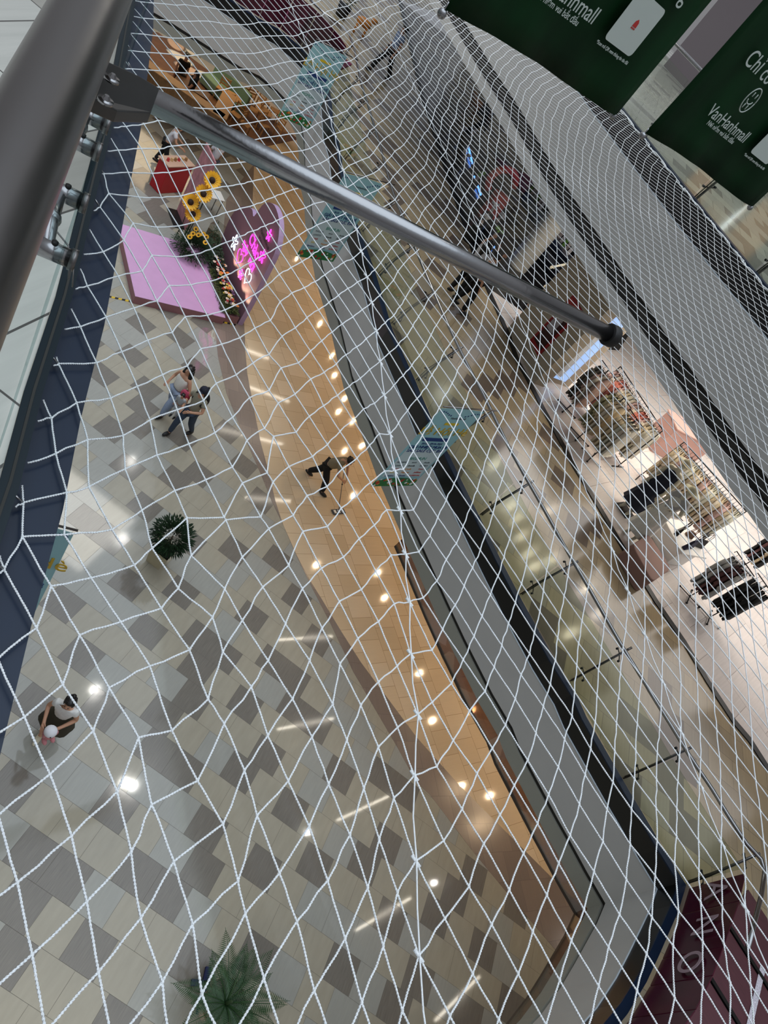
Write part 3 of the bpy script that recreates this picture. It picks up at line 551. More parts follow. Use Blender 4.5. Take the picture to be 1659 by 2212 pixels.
# ---------------------------------------------------------------- green mall banners hanging in the atrium
M['gban']=mat('dark_green_banner',(6,44,18),.6,spec=.15,noise=.75,nscale=1.4,stretch=(1,1,.35))
M['print']=mat('white_print',(196,206,200),.6)
def green_banner(A,B,zb,H,label,second):
    A=Vector((*A,0));B=Vector((*B,0)); Wd=(B-A).length
    t=thing('mall_banner',label,'banner',(A.x,A.y,zb),0,'dark green mall banners'); R=frame(B-A); o=Vector((0,0,0))
    mb=MB(); nx,ny=26,20; vs=[];fs=[]
    for j in range(ny+1):
        for i in range(nx+1):
            x=Wd*i/nx; y=H*j/ny; vs.append(R@Vector((x,y+.02*math.sin(x*2.2)*(1-j/ny),.03*math.sin(x*3+.6*y)+.012*math.sin(9*x+2*y)*(1-j/ny))))
    n=len(vs); 
    for j in range(ny):
        for i in range(nx): a=j*(nx+1)+i; fs.append((a,a+1,a+nx+2,a+nx+1))
    mb.add(vs,fs); c=mb.build('cloth',M['gban'],t,True); sd=c.modifiers.new('s','SOLIDIFY'); sd.thickness=.004
    P=lambda x,y: R@Vector((x,y,.055))
    for px in (0,Wd):
        MB().sphere(R@Vector((px,-.03,0)),.035,12,8).build('corner_weight',M['steel'],t,True)
        MB().tube([R@Vector((px,-.03,0)),R@Vector((px,.05,0))],.006,6).build('corner_hook',M['steel'],t,True)
    sh=0
    text('VanHanhmall',.165,M['print'],t,P(.91,.48),R)
    text('Nơi niềm vui bắt đầu',.068,M['print'],t,P(.90,.385),R)
    text('*Scan mã QR xem thông tin ưu đãi',.038,M['print'],t,P(1.80,.365),R)
    text('Chỉ có trên ứng dụng',.205,M['print'],t,P(1.26,.97),R)
    mb=MB(); x0,x1,y0,y1=1.58,2.04,.41,.80; q=.04; pts=[]
    for cx,cy,a0 in ((x1-q,y0+q,-PI/2),(x1-q,y1-q,0),(x0+q,y1-q,PI/2),(x0+q,y0+q,PI)):
        pts+=[(cx+q*math.cos(a0+k*PI/8),cy+q*math.sin(a0+k*PI/8)) for k in range(5)]
    poly2(mb,pts,R,Vector((0,0,0)),.055); mb.build('white_card',M['print'],t)
    mb=MB(); cx,cy=(x0+x1)/2,(y0+y1)/2
    poly2(mb,[(cx-.03,cy-.02),(cx+.03,cy-.02),(cx+.024,cy+.02),(cx,cy+.04),(cx-.024,cy+.02)],R,Vector((0,0,0)),.058); poly2(mb,[(cx-.03,cy-.035),(cx+.03,cy-.035),(cx+.03,cy-.026),(cx-.03,cy-.026)],R,Vector((0,0,0)),.058)
    mb.build('card_emblem',M['redp'],t)
    # smiling emblem
    cx,cy,r=.89,.74,.12; b=MB(); ring=[R@Vector((cx+r*.78*math.cos(a),cy+r*math.sin(a),.055)) for a in [2*PI*k/36 for k in range(37)]]; b.tube(ring,.006,6)
    sm_=[R@Vector((cx+.05*math.cos(a),cy+.0+.035*math.sin(a),.055)) for a in [PI+PI*k/10 for k in range(11)]]; b.tube(sm_,.006,6)
    for u in (-.03,.03): b.tube([R@Vector((cx+u,cy+.03,.055)),R@Vector((cx+u,cy+.075,.055))],.006,6); b.tube([R@Vector((cx+u,cy-.04,.055)),R@Vector((cx+u,cy-.085,.055))],.006,6)
    b.build('emblem',M['print'],t,True)
green_banner((-1.28,5.72),(.09,7.82),11.7,3.4,'dark green mall banner hanging top centre right, nearer of the two',False)
green_banner((.44,8.22),(2.12,10.2),11.7,3.4,'dark green mall banner hanging at the right edge with a round smiling emblem',True)
# ================================================================ things on the ground floor
rq=random.Random(21)
def skinmesh(name,V,E,Rr,m,parent,sub=2,root=0):
    me=bpy.data.meshes.new(name); me.from_pydata([tuple(v) for v in V],E,[]); o=obj(name,me,m,parent)
    sk=o.modifiers.new('skin','SKIN'); sk.use_smooth_shade=True
    for i,r in enumerate(Rr):
        d=me.skin_vertices[0].data[i]; d.radius=r if isinstance(r,tuple) else (r,r); d.use_root=(i==root)
    s=o.modifiers.new('s','SUBSURF'); s.levels=sub; s.render_levels=sub
    return o
PM={}
def pm(n,c,r=.75,**k):
    if n not in PM: PM[n]=mat(n,c,r,**k)
    return PM[n]
SKIN=pm('skin',(196,148,120),.55); HAIR=pm('black_hair',(18,14,13),.4)
def figure(label,loc,ang,h=1.65,stride=.0,lean=0.,armL=None,armR=None,shirt=(220,220,215),pants=(30,32,38),shoes=(24,24,26),hair='short',skirt=None,sleeve='short',name='person',cat='person',skin=None,cap=None,bend=0.,group=None,hipz=None,dress=None,wide=1.,hat=None,base=False,faceup=0.):
    k=h/1.65; t=thing(name,label,cat,loc,ang-PI/2,group); skm=skin or SKIN
    V=[];E=[];Rr=[]
    def a(p,r,par=None):
        V.append(Vector(p)*k); Rr.append(tuple(x*k for x in r) if isinstance(r,tuple) else r*k); i=len(V)-1
        if par is not None: E.append((par,i))
        return i
    cl,sl=math.cos(lean),math.sin(lean)
    T=lambda x,y,z:(x,y*cl+(z-.9)*sl,.9+(z-.9)*cl-y*sl)   # torso tilt forward (+y) about the hips
    pel=a((0,0,.9),(.13,.10)); sp=a(T(0,0,1.08),(.11,.085),pel); ch=a(T(0,0,1.28),(.14,.10),sp); nk=a(T(0,0,1.42),.05,ch); hd0=a(T(0,.01,1.49),(.065,.07),nk); hd=a(T(0,.012,1.57),(.078,.092),hd0); tp=a(T(0,.0,1.63),(.05,.06),hd)
    nose=a(T(0,.105,1.545),.012,hd)
    hands=[]
    for s,arm in ((-1,armL),(1,armR)):
        sh=a(T(s*.165,0,1.36),.055,ch)
        arm=arm or [(s*.21,-.02,1.10),(s*.22,.06,.86)]
        el=a(arm[0],.042,sh); wr=a(arm[1],.027,el); d=(Vector(arm[1])-Vector(arm[0])).normalized()
        pl=a(Vector(arm[1])+d*.045,(.034,.02),wr); sidev=d.cross(Vector((0,1,.01))).normalized()
        if sidev.length<.1: sidev=Vector((1,0,0))
        for f in range(4):
            o_=sidev*(f-1.5)*.021; L=(.058,.072,.068,.05)[f]
            f1=a(Vector(arm[1])+d*.085+o_,.0095,pl); f2=a(Vector(arm[1])+d*(.085+L*.55)+o_-Vector((0,0,.006)),.0085,f1); a(Vector(arm[1])+d*(.085+L)+o_*.9-Vector((0,0,.022)),.0075,f2)
        th=a(Vector(arm[1])+d*.03-sidev*.04*s,.011,wr); a(Vector(arm[1])+d*.065-sidev*.058*s,.009,th)
        hands.append((sh,el,wr))
    legs=[]
    for s in (-1,1):
        f=stride*s
        hp=a((s*.085,0,.86),.085,pel); kn=a((s*.10,f*.5+.04+abs(f)*.08,.48),.058,hp); an=a((s*.10,f,.09 if f>=0 else .13),.038,kn); 
        hl=a((s*.10,f+.03,.045 if f>=0 else .07),.035,an); a((s*.11,f+.15,.03),.028,hl); legs.append((hp,kn,an))
    skinmesh('body',V,E,Rr,skm,t)
    # face: eyes, mouth, ears
    e=MB()
    for s in (-1,1): e.sphere(Vector(T(s*.03,.085,1.575))*k,.009*k,8,5)
    if cat=='person':
        e.build('eye',pm('eye_dark',(20,16,14),.3),t,True)
        MB().sphere(Vector(T(0,.088,1.505))*k,(.022*k,.008*k,.007*k),10,5).build('mouth',pm('lip',(150,80,76),.5),t,True)
    e=MB()
    for s in (-1,1): e.sphere(Vector(T(s*.078,.0,1.56))*k,(.012*k,.018*k,.028*k),8,6)
    e.build('ear',skm,t,True)
    # clothes
    if shirt:
        Vs=[V[pel]+Vector((0,0,-.0)),V[sp],V[ch],Vector(T(0,0,1.385))*k]; Es=[(0,1),(1,2),(2,3)]; Rs=[(.155*k*wide,.13*k*wide),(.15*k*wide,.125*k*wide),(.165*k,.125*k),(.075*k,.07*k)]
        for sh,el,wr in hands:
            b=len(Vs); f={'short':.55,'long':1,'none':.12}[sleeve]; Vs.append(V[sh]); Es.append((2,b)); Rs.append(.075*k)
            if sleeve!='none':
                Vs.append(V[sh].lerp(V[el],min(1,f if f<1 else 1))); Es.append((b,b+1)); Rs.append(.068*k)
                if f==1: Vs.append(V[el].lerp(V[wr],.9)); Es.append((b+1,b+2)); Rs.append(.045*k)
        skinmesh('shirt',Vs,Es,Rs,pm('cloth_%d_%d_%d'%shirt,shirt,.85,noise=.08,nscale=25),t)
    if pants:
        Vs=[V[pel]+Vector((0,0,.03))]; Es=[];Rs=[(.15*k,.12*k)]
        for hp,kn,an in legs:
            b=len(Vs); Vs+=[V[hp],V[kn],V[an]+Vector((0,0,.0))]; Es+=[(0,b),(b,b+1),(b+1,b+2)]; Rs+=[.105*k,.082*k*wide,(.075*k if wide>1 else .058*k)]
        skinmesh('trousers',Vs,Es,Rs,pm('cloth_%d_%d_%d'%pants,pants,.85,noise=.12,nscale=30),t)
    if skirt:
        b=MB(); P=[];n=28
        for j,(z,r) in enumerate(((1.0,.14),(.9,.19),(.75,.24),(.6,.285),(.56,.29))):
            for i in range(n):
                q=2*PI*i/n; rr_=r*(1+.05*math.sin(6*q)*(j/4)); P.append((rr_*math.cos(q)*k,rr_*.85*math.sin(q)*k,z*k))
        b.add(P,[(j*n+i,j*n+(i+1)%n,(j+1)*n+(i+1)%n,(j+1)*n+i) for j in range(4) for i in range(n)]); o=b.build('skirt',pm('cloth_%d_%d_%d'%skirt,skirt,.85),t,True); q=o.modifiers.new('s','SOLIDIFY'); q.thickness=.01
    if dress:
        b=MB(); P=[];n=36
        lv=((1.36,.10),(1.28,.17),(1.1,.145),(.95,.17),(.7,.22),(.4,.26),(.22,.29))
        for j,(z,r) in enumerate(lv):
            for i in range(n):
                q=2*PI*i/n; rr_=r*(1+.07*math.sin(9*q)*(j/6)); P.append((rr_*math.cos(q)*k,rr_*.75*math.sin(q)*k,z*k))
        b.add(P,[(j*n+i,j*n+(i+1)%n,(j+1)*n+(i+1)%n,(j+1)*n+i) for j in range(len(lv)-1) for i in range(n)]); b.build('dress',pm('cloth_%d_%d_%d'%dress,dress,.8,noise=.15,nscale=14,stretch=(6,6,.4)),t,True)
    for s,(hp,kn,an) in zip((-1,1),legs):
        if shoes: 
            c=V[an]+Vector((0,.06,-.035))*k; MB().sphere(c,(.052*k,.14*k,.055*k),12,8).build('shoe',pm('shoe_%d_%d_%d'%shoes,shoes,.5),t,True)
    H=Vector(T(0,-.012,1.585))*k
    if hair:
        b=MB(); b.sphere(H,(.098*k,.108*k,.098*k),18,12)
        for i in range(14):
            q=rq.uniform(0,2*PI); b.sphere(H+Vector((.07*math.cos(q),-.02+.075*math.sin(q),.035+rq.uniform(-.02,.04)))*k,.03*k,8,5)
        if hair=='long':
            for s in (-1,1):
                b.tube([H+Vector((s*.07,-.03,.02))*k,H+Vector((s*.10,-.02,-.12))*k,H+Vector((s*.12,.03,-.26))*k,H+Vector((s*.10,.04,-.38))*k],[.05*k,.055*k,.045*k,.015*k],10)
            b.tube([H,H+Vector((0,-.07,-.14))*k,H+Vector((0,-.08,-.34))*k],[.08*k,.09*k,.04*k],12)
        if hair=='bun': b.sphere(H+Vector((0,-.09,.05))*k,.045*k,10,7)
        # keep the face clear
        hv=[]
        for v in b.v:
            d=Vector(v)-H
            if d.y>.045*k and d.z<.035*k and abs(d.x)<.07*k and d.length<.14*k: v=tuple(Vector(v)-Vector((0,.06*k,0)))
            hv.append(v)
        b.v=hv; b.build('hair',HAIR,t,True)
    if cap:
        b=MB(); b.sphere(H+Vector((0,.005,.02))*k,(.106*k,.118*k,.09*k),16,10); b.build('cap',pm('cap_%d_%d_%d'%cap,cap,.8),t,True)
        b=MB(); b.sphere(H+Vector((0,.13,.015))*k,(.075*k,.075*k,.012*k),14,6); b.build('cap_visor',pm('cap_%d_%d_%d'%cap,cap,.8),t,True)
    if hat:
        b=MB(); b.sphere(H+Vector((0,0,.03))*k,(.11*k,.11*k,.09*k),16,8); b.sphere(H+Vector((0,0,.02))*k,(.2*k,.2*k,.015*k),20,6); b.build('hat',pm('hat_%d_%d_%d'%hat,hat,.8),t,True)
    if base:
        MB().box((0,0,.01),(.42,.42,.02)).build('base_plate',M['blackmetal'],t,bevel=.004)
    return t
# people on the ground floor
lad=figure('person in a white T-shirt and dark olive skirt carrying a soft toy, lower left',(-.66,5.2,0),-1.45,1.58,stride=.13,lean=.12,shirt=(226,226,224),skirt=(52,46,32),pants=None,shoes=(222,214,190),hair='bun',
  armL=[(-.25,.06,1.12),(-.08,.30,1.05)],armR=[(.26,.06,1.12),(.16,.32,1.04)])
def soft_toy(label,loc,ang):
    t=thing('soft_toy',label,'soft toy',loc,ang)
    MB().sphere((0,0,.0),(.10,.09,.15),14,10).build('body',pm('toy_pink',(196,130,136),.9),t,True)
    MB().sphere((.02,.02,.15),(.10,.10,.09),14,10).build('head',pm('toy_white',(224,224,230),.9),t,True)
    for s in (-1,1):
        MB().sphere((s*.09,.03,.03),(.03,.03,.08),8,6).build('arm',pm('toy_pink',(196,130,136),.9),t,True); MB().sphere((s*.06,.06,-.13),(.04,.07,.04),8,6).build('leg',pm('toy_pink',(196,130,136),.9),t,True)
    MB().sphere((.05,.115,.16),.012,8,5).build('eye',pm('eye_dark',(20,16,14),.3),t,True)
    return t
soft_toy('small white and pink soft toy held by the person in the olive skirt',(-.60,4.78,1.04),-2.2)
wo=figure('person with long black hair in a white top and wide pale blue jeans',(-3.72,13.0,0),-1.9,1.62,stride=-.24,lean=-.05,shirt=(226,222,214),pants=(150,165,190),hair='long',sleeve='none',wide=1.25,
  armR=[(.27,.0,1.14),(.24,.16,.98)],armL=[(-.30,.0,1.16),(-.42,.08,.98)])
ma=figure('person in a navy cap, beige T-shirt and dark jeans with a black backpack',(-3.1,12.7,0),-1.85,1.68,stride=.27,shirt=(150,146,128),pants=(52,64,82),hair='short',cap=(16,20,40),
  armL=[(-.28,.06,1.12),(-.12,.28,1.06)],armR=[(.27,.02,1.12),(.12,.26,.98)])
t=thing('backpack','black backpack on the back of the person in the navy cap','backpack',(-3.04,12.86,1.28),-1.85-PI/2)
MB().sphere((0,0,0),(.15,.09,.21),14,10).build('bag',pm('black_nylon',(16,16,18),.7),t,True); 
for s in (-1,1): MB().tube([(s*.09,.06,.17),(s*.13,.2,.18),(s*.14,.26,.0),(s*.13,.1,-.16)],.018,8).build('strap',pm('black_nylon',(16,16,18),.7),t,True)
ch=figure('small child in a grey shirt wearing a pink backpack, carried between the two walking people',(-3.42,12.62,.42),-1.6,.86,stride=.0,lean=.25,shirt=(172,178,184),pants=(186,190,196),hair='short',sleeve='long')
t=thing('backpack','small pink and red backpack on the carried child','backpack',(-3.45,12.74,1.12),-1.6-PI/2)
MB().sphere((0,0,0),(.12,.07,.14),12,8).build('bag',pm('pink_bag',(186,70,98),.7),t,True); MB().sphere((-.09,.02,-.02),(.06,.06,.08),12,8).build('pocket',pm('red_bag',(150,24,48),.7),t,True); MB().tube([(-.03,0,.13),(0,0,.17),(.03,0,.13)],.008,8).build('carry_loop',M['dark'],t,True)
mo=figure('cleaner in an olive-grey shirt and black trousers bending forward over a mop',(.22,14.42,0),-.12,1.62,stride=.34,lean=.62,wide=1.25,shirt=(140,126,100),pants=(14,13,14),hair='short',
  armL=[(-.24,.42,1.06),(-.10,.56,.94)],armR=[(.26,.40,1.02),(.05,.58,.84)])
t=thing('mop','flat dust mop with a thin steel handle pushed by the cleaner','mop',(1.22,14.14,0))
MB().tube([(0,0,.04),(-.16,.06,.3),(-.62,.22,1.12)],.011,10).build('handle',M['satin'],t,True)
MB().sphere((-.4,.145,.73),.022,10,6).build('grip',M['dark'],t,True)
mb=MB(); R_=Matrix.Rotation(.95,3,'Z')
mb.box((0,0,.03),(.42,.16,.025),rot=R_); mb.build('mop_head',pm('mop_grey',(70,72,78),.9),t,bevel=.005); mb=MB()
for i in (-1,0,1): mb.box(R_@Vector((i*.13,0,.047)),(.07,.10,.008),rot=R_)
o=mb.build('clip',M['white'],t); o['label']='white clips'
figure('person in a white shirt and black trousers leaning on the information counter',(-10.45,22.1,0),.5,1.66,stride=.16,lean=.3,shirt=(214,214,220),pants=(16,16,20),armL=[(-.22,.25,1.1),(-.15,.45,1.02)],armR=[(.24,.24,1.1),(.2,.46,1.02)],hair='short')
figure('person in a white shirt standing behind the pink standee',(-9.35,23.4,0),2.6,1.6,stride=.12,shirt=(210,210,222),pants=(60,60,70),hair='short',armL=[(-.24,.12,1.1),(-.1,.32,1.02)])
figure('person in a cream patterned shirt at the top left beside the cafe counter',(-13.6,24.6,0),.2,1.62,shirt=(196,186,150),pants=(26,24,26),hair='short')
figure('dark-dressed person inside the cafe counter, farthest left',(-13.2,26.9,0),-.8,1.64,shirt=(22,20,22),pants=(20,18,20),hair='short')
figure('dark-dressed person working inside the triangular cafe counter',(-12.35,26.3,0),-2.2,1.62,shirt=(26,22,22),pants=(20,18,20),hair='long',armL=[(-.24,.2,1.1),(-.1,.4,1.05)])
# people on the first floor
figure('person in a white shirt and black trousers standing at the shopfront on the first floor',(.2,16.35,5.55),.4,1.66,stride=.14,shirt=(214,208,204),pants=(12,12,14),hair='short',armL=[(-.26,.1,1.5),(-.1,.14,1.62)])
figure('person with raised arms next to the shopfront, in a pale shirt',(-.1,16.75,5.55),.9,1.62,stride=.05,shirt=(190,186,186),pants=(20,18,20),hair='long',armL=[(-.3,.1,1.45),(-.18,.12,1.66)],armR=[(.3,.1,1.4),(.14,.16,1.6)])
figure('person in a light blue shirt and dark trousers walking along the top corridor',(-6.75,26.75,5.55),-2.2,1.72,stride=.36,shirt=(140,160,196),pants=(18,18,20),hair='short',wide=1.1)
# platform and heart backdrop
bl=Vector((*Q['pf1'],0)); br=Vector((*Q['pf2'],0)); e1=(br-bl).normalized(); e2=Vector((-e1.y,e1.x,0))
t=thing('stage_platform','low lilac-pink photo platform on the ground floor','platform',tuple(bl))
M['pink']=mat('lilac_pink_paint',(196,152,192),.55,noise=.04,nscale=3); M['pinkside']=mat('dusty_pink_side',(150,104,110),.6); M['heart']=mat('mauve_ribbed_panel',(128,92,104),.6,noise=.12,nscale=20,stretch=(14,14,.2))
Lp=(br-bl).length; Wp=3.05
R2=Matrix((e1,e2,Vector((0,0,1)))).transposed()
c=e1*Lp/2+e2*Wp/2
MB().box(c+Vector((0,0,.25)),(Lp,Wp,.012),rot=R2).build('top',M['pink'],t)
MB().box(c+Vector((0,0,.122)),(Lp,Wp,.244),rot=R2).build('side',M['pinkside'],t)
P0=Vector((-4.5,17.9,0)); hd=Vector((-math.sqrt(.5),math.sqrt(.5),0)); hn=Vector((math.sqrt(.5),math.sqrt(.5),0))
t=thing('heart_backdrop','mauve heart-shaped backdrop panel standing behind the flower bed','backdrop',tuple(P0))
HO=[(0,0),(0,.85),(.07,1.81),(.16,2.58),(.43,3.0),(.86,3.23),(1.39,3.25),(1.78,3.07),(2.02,2.78),(2.14,2.3),(2.35,2.32),(2.52,2.3),(2.93,2.07),(3.27,1.72),(3.43,1.24),(3.35,.7),(3.1,0)]
Hs=smoothpath(HO,3)
def hp(x,y,o=0): return hd*x+Vector((0,0,y))+hn*o
mb=MB(); n=len(Hs); mb.add([hp(x,y,0) for x,y in Hs]+[hp(x,y,.16) for x,y in Hs],[tuple(range(n)),tuple(range(n,2*n))[::-1]]); mb.build('face',M['heart'],t)
mb=MB(); mb.add([hp(x,y,0) for x,y in Hs]+[hp(x,y,.16) for x,y in Hs],[(i,n+i,n+(i+1)%n,(i+1)%n) for i in range(n)]); mb.build('rim',mat('lilac_rim',(176,150,190),.5),t)
NE=lambda n,c,s: mat(n,c,.5,emit=c,es=s)
M['npink']=NE('pink_neon',(255,60,214),1.9); M['nwhite']=NE('white_neon',(214,240,255),2.2)
HF=Matrix((-hd,Vector((0,0,1)),-hn)).transposed()
def neon(pts,m,name,closed=True,r=.013):
    b=MB(); P=[hp(x,y,-.05) for x,y in pts]; b.tube(P+[P[0]] if closed else P,r,8,caps=True); b.build(name,m,t,True)
def flower(cx,cy,s,m):
    pts=[]
    for k in range(61):
        a=2*PI*k/60; r=s*(.62+.38*math.cos(5*a)); pts.append((cx+r*math.cos(a),cy+r*math.sin(a)))
    neon(pts,m,'neon_flower',False)
flower(2.36,1.14,.24,M['nwhite']); flower(.79,2.68,.17,M['npink']); flower(.56,2.12,.20,M['npink']); flower(1.13,.95,.16,M['npink'])
def nheart(cx,cy,s,m):
    pts=[(cx+s*.062*16*math.sin(a)**3,cy+s*.062*(13*math.cos(a)-5*math.cos(2*a)-2*math.cos(3*a)-math.cos(4*a))) for a in [2*PI*k/40 for k in range(40)]]; neon(pts,m,'neon_heart')
nheart(1.68,1.15,.24,M['npink']); nheart(.72,1.22,.24,M['nwhite'])
def ntext(s,size,x,y,m,tilt=0):
    c=bpy.data.curves.new('neon_word','FONT'); c.body=s; c.size=size; c.align_x='CENTER'; c.align_y='CENTER'; c.fill_mode='NONE'; c.bevel_depth=.008; c.bevel_resolution=2; c.space_character=.95
    o=bpy.data.objects.new('neon_word',c); COL.objects.link(o); c.materials.append(m); o.parent=t; o.matrix_local=Matrix.Translation(hp(x,y,-.05))@(HF@Matrix.Rotation(tilt,3,'Z')).to_4x4()
ntext('Chào',.46,1.2,1.93,M['npink']); ntext('ngày',.34,1.62,1.56,M['npink']); ntext('mới',.34,.88,1.56,M['npink'])
text('VanHanhmall',.17,M['dark'],t,hp(.95,2.42,-.02),HF,name='small_lettering')
text('Nơi niềm vui bắt đầu',.08,M['dark'],t,hp(.95,2.25,-.02),HF,name='small_lettering')
# flower bed between platform and heart
M['leafd']=mat('dark_leaf',(34,58,28),.6,noise=.3,nscale=9); M['leafm']=mat('moss_green',(84,92,44),.7,noise=.3,nscale=9)
M['sunp']=mat('sunflower_petal',(238,178,30),.6); M['sunc']=mat('sunflower_centre',(40,24,14),.8); M['flw']=mat('cream_blossom',(228,214,190),.7); M['flo']=mat('orange_blossom',(226,140,60),.7); M['flr']=mat('red_blossom',(180,50,50),.7); M['fly']=mat('yellow_blossom',(226,206,90),.7); M['flp']=mat('purple_blossom',(110,80,110),.7)
t=thing('flower_bed','long planted bed of moss, leaves and mixed blossoms along the platform edge','flower bed',tuple(P0-hn*.3))
b=MB(); bb=random.Random(9)
def leaf(b,p,d,L,w_):
    d=d.normalized(); s=d.cross(Vector((0,0,1))); s=s.normalized() if s.length>.05 else Vector((1,0,0)); m_=p+d*L*.5
    b.add([p,m_+s*w_,p+d*L-Vector((0,0,L*.2)),m_-s*w_],[(0,1,2,3)])
for i in range(4200):
    x=bb.uniform(.05,3.4); o_=bb.uniform(-.30,.22); hgt=(.30+.35*(x/3.4)**2*1.8)*(1-abs(o_)/.45)
    p=hd*x+hn*(o_)+Vector((0,0,.1+hgt*bb.uniform(.4,1))); leaf(b,p,Vector((bb.uniform(-1,1),bb.uniform(-1,1),bb.uniform(.0,1))),bb.uniform(.05,.11),.014)
for i in range(2200):
    q=Vector((-7.0,19.0,.35)); d=Vector((bb.gauss(0,1),bb.gauss(0,1),abs(bb.gauss(0,1)))).normalized(); r=bb.uniform(.2,.62); leaf(b,q-t.location+Vector((d.x*r*1.1,d.y*r*1.3,d.z*r*.7)),d,bb.uniform(.06,.14),.018)
b.build('foliage',M['leafd'],t)
b=MB()
for i in range(2600):
    x=bb.uniform(.0,1.9); o_=bb.uniform(-.34,.22); p=hd*x+hn*o_+Vector((0,0,.25+.2*(1-abs(o_)/.4)*bb.uniform(.3,1))); leaf(b,p,Vector((bb.uniform(-1,1),bb.uniform(-1,1),bb.uniform(.2,1))),.06,.014)
b.build('moss',M['leafm'],t)
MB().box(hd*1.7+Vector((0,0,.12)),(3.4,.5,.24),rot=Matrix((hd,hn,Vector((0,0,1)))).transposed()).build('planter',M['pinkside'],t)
fm=[M['flw'],M['flo'],M['fly'],M['flw'],M['flr'],M['flp']]
for i in range(90):
    x=bb.uniform(.1,2.3); o_=bb.uniform(-.22,.12); s=bb.uniform(.03,.062); c=hd*x+hn*o_+Vector((0,0,.5+bb.uniform(-.05,.12)))
    b=MB()
    for k_ in range(6):
        a=2*PI*k_/6; b.sphere(c+Vector((s*.7*math.cos(a),s*.7*math.sin(a),0)),(s*.5,s*.5,s*.28),6,4)
    b.sphere(c+Vector((0,0,s*.15)),s*.35,6,4); b.build('blossom',fm[i%6],t,True)
for i,x in enumerate((.25,.75,1.35,1.9)):
    pl=MB().tube([hd*x-hn*.02+Vector((0,0,.5)),hd*x+hn*.04+Vector((0,0,.58))],.035,12).build('uplight',M['blackmetal'],t,True)
    l=light('SPOT',tuple(P0-hn*.3+hd*x+hn*.05+Vector((0,0,.62))),26,(1,.8,.5),.03,spot=1.9,blend=.6,rot=(0,0,0)); l.rotation_euler=(hn*.3+Vector((0,0,1))).to_track_quat('-Z','Y').to_euler()
def sunflower(c,s,label,tilt,stem):
    t=thing('sunflower',label,'flower',c,0,'sunflowers by the platform'); Rr=Vector(tilt).normalized().to_track_quat('Z','Y').to_matrix(); b=MB()
    for ring in (0,1):
        for k_ in range(16):
            a=2*PI*(k_+ring*.5)/16; d=Rr@Vector((math.cos(a),math.sin(a),.12+ring*.2)); q=Rr@Vector((-math.sin(a),math.cos(a),0)); p=d*s*.3; m_=d*s*.7
            b.add([p,m_+q*s*.15,d*s,m_-q*s*.15],[(0,1,2,3)])
    b.build('petals',M['sunp'],t); MB().sphere((0,0,0),(s*.36,s*.36,s*.36),12,6).build('centre',M['sunc'],t,True)
    MB().tube([(0,0,0),(.03,.02,-stem*.5),(0,0,-stem)],max(.008,s*.05),6).build('stem',M['leafd'],t,True)
SB=P0+hd*3.2
for i,(x,y,z,s,lb) in enumerate(((-7.51,19.04,1.25,.25,'large yellow sunflower with a dark centre, lowest of the four tall ones'),(-7.69,18.97,1.55,.26,'large yellow sunflower, second lowest of the four tall ones'),(-7.51,19.12,1.95,.27,'large yellow-orange sunflower, second highest of the four tall ones'),(-7.53,19.34,2.35,.27,'large yellow sunflower, topmost of the four tall ones beside the white table'))):
    sunflower((x,y,z),s,lb,(.25+.1*i,-.8,.75),z-.1)
sl=['leftmost','lowest at the left','upper middle','topmost right','right','lowest','inner left']
for i,(x,y) in enumerate(((-7.32,19.24),(-7.17,18.68),(-7.11,19.07),(-7.07,19.28),(-6.95,19.28),(-6.8,19.0),(-7.22,18.93))):
    sunflower((x,y,.8),.085,'small yellow sunflower in the leafy clump below the tall ones, '+sl[i],(-.1,-.7,.9),.5)
# hazard tape along the platform
t=thing('hazard_tape','black and yellow striped hazard tape strip on the floor in front of the platform','tape',(*Q['tape0'],0))
M['haz']=mat('hazard_yellow',(206,170,30),.5); a=Vector((0,0,.006)); c=Vector((Q['tape1'][0]-Q['tape0'][0],Q['tape1'][1]-Q['tape0'][1],.006)); d=(c-a).normalized(); s=Vector((-d.y,d.x,0))*.035; L=(c-a).length; N_=int(L/.09); by=MB(); bk=MB()
for i in range(N_):
    p=a+d*L*i/N_; q=a+d*L*(i+1)/N_; (by if i%2 else bk).add([p-s,q-s,q+s+d*.03,p+s+d*.03],[(0,1,2,3)])
by.build('yellow_stripes',M['haz'],t); bk.build('black_stripes',M['dark'],t)
# potted shrub
t=thing('potted_shrub','round dark green shrub in a cream square planter','potted plant',(*Q['pot1'],0))
b=MB(); b.add([(-.16,-.16,0),(.16,-.16,0),(.16,.16,0),(-.16,.16,0),(-.21,-.21,.5),(.21,-.21,.5),(.21,.21,.5),(-.21,.21,.5)],[(0,1,5,4),(1,2,6,5),(2,3,7,6),(3,0,4,7),(3,2,1,0)]); b.build('planter',mat('cream_planter',(190,180,150),.5),t)
MB().box((0,0,.50),(.36,.36,.03)).box((0,0,.53),(.30,.30,.05)).build('inner_pot',M['dark'],t,bevel=.01)
MB().tube([(0,0,.5),(.01,0,.75),(0,.02,.95)],.02,8).build('stem',pm('bark',(60,44,30),.9),t,True)
b=MB()
for i in range(1500):
    d=Vector((bb.gauss(0,1),bb.gauss(0,1),bb.gauss(0,1))).normalized(); r=bb.uniform(.16,.40); p=Vector((0,0,.98))+Vector((d.x*r,d.y*r,d.z*r*.9)); leaf(b,p,d+Vector((0,0,.3)),bb.uniform(.09,.14),.014)
b.build('foliage',mat('shrub_leaf',(28,52,28),.45,noise=.3,nscale=12),t)
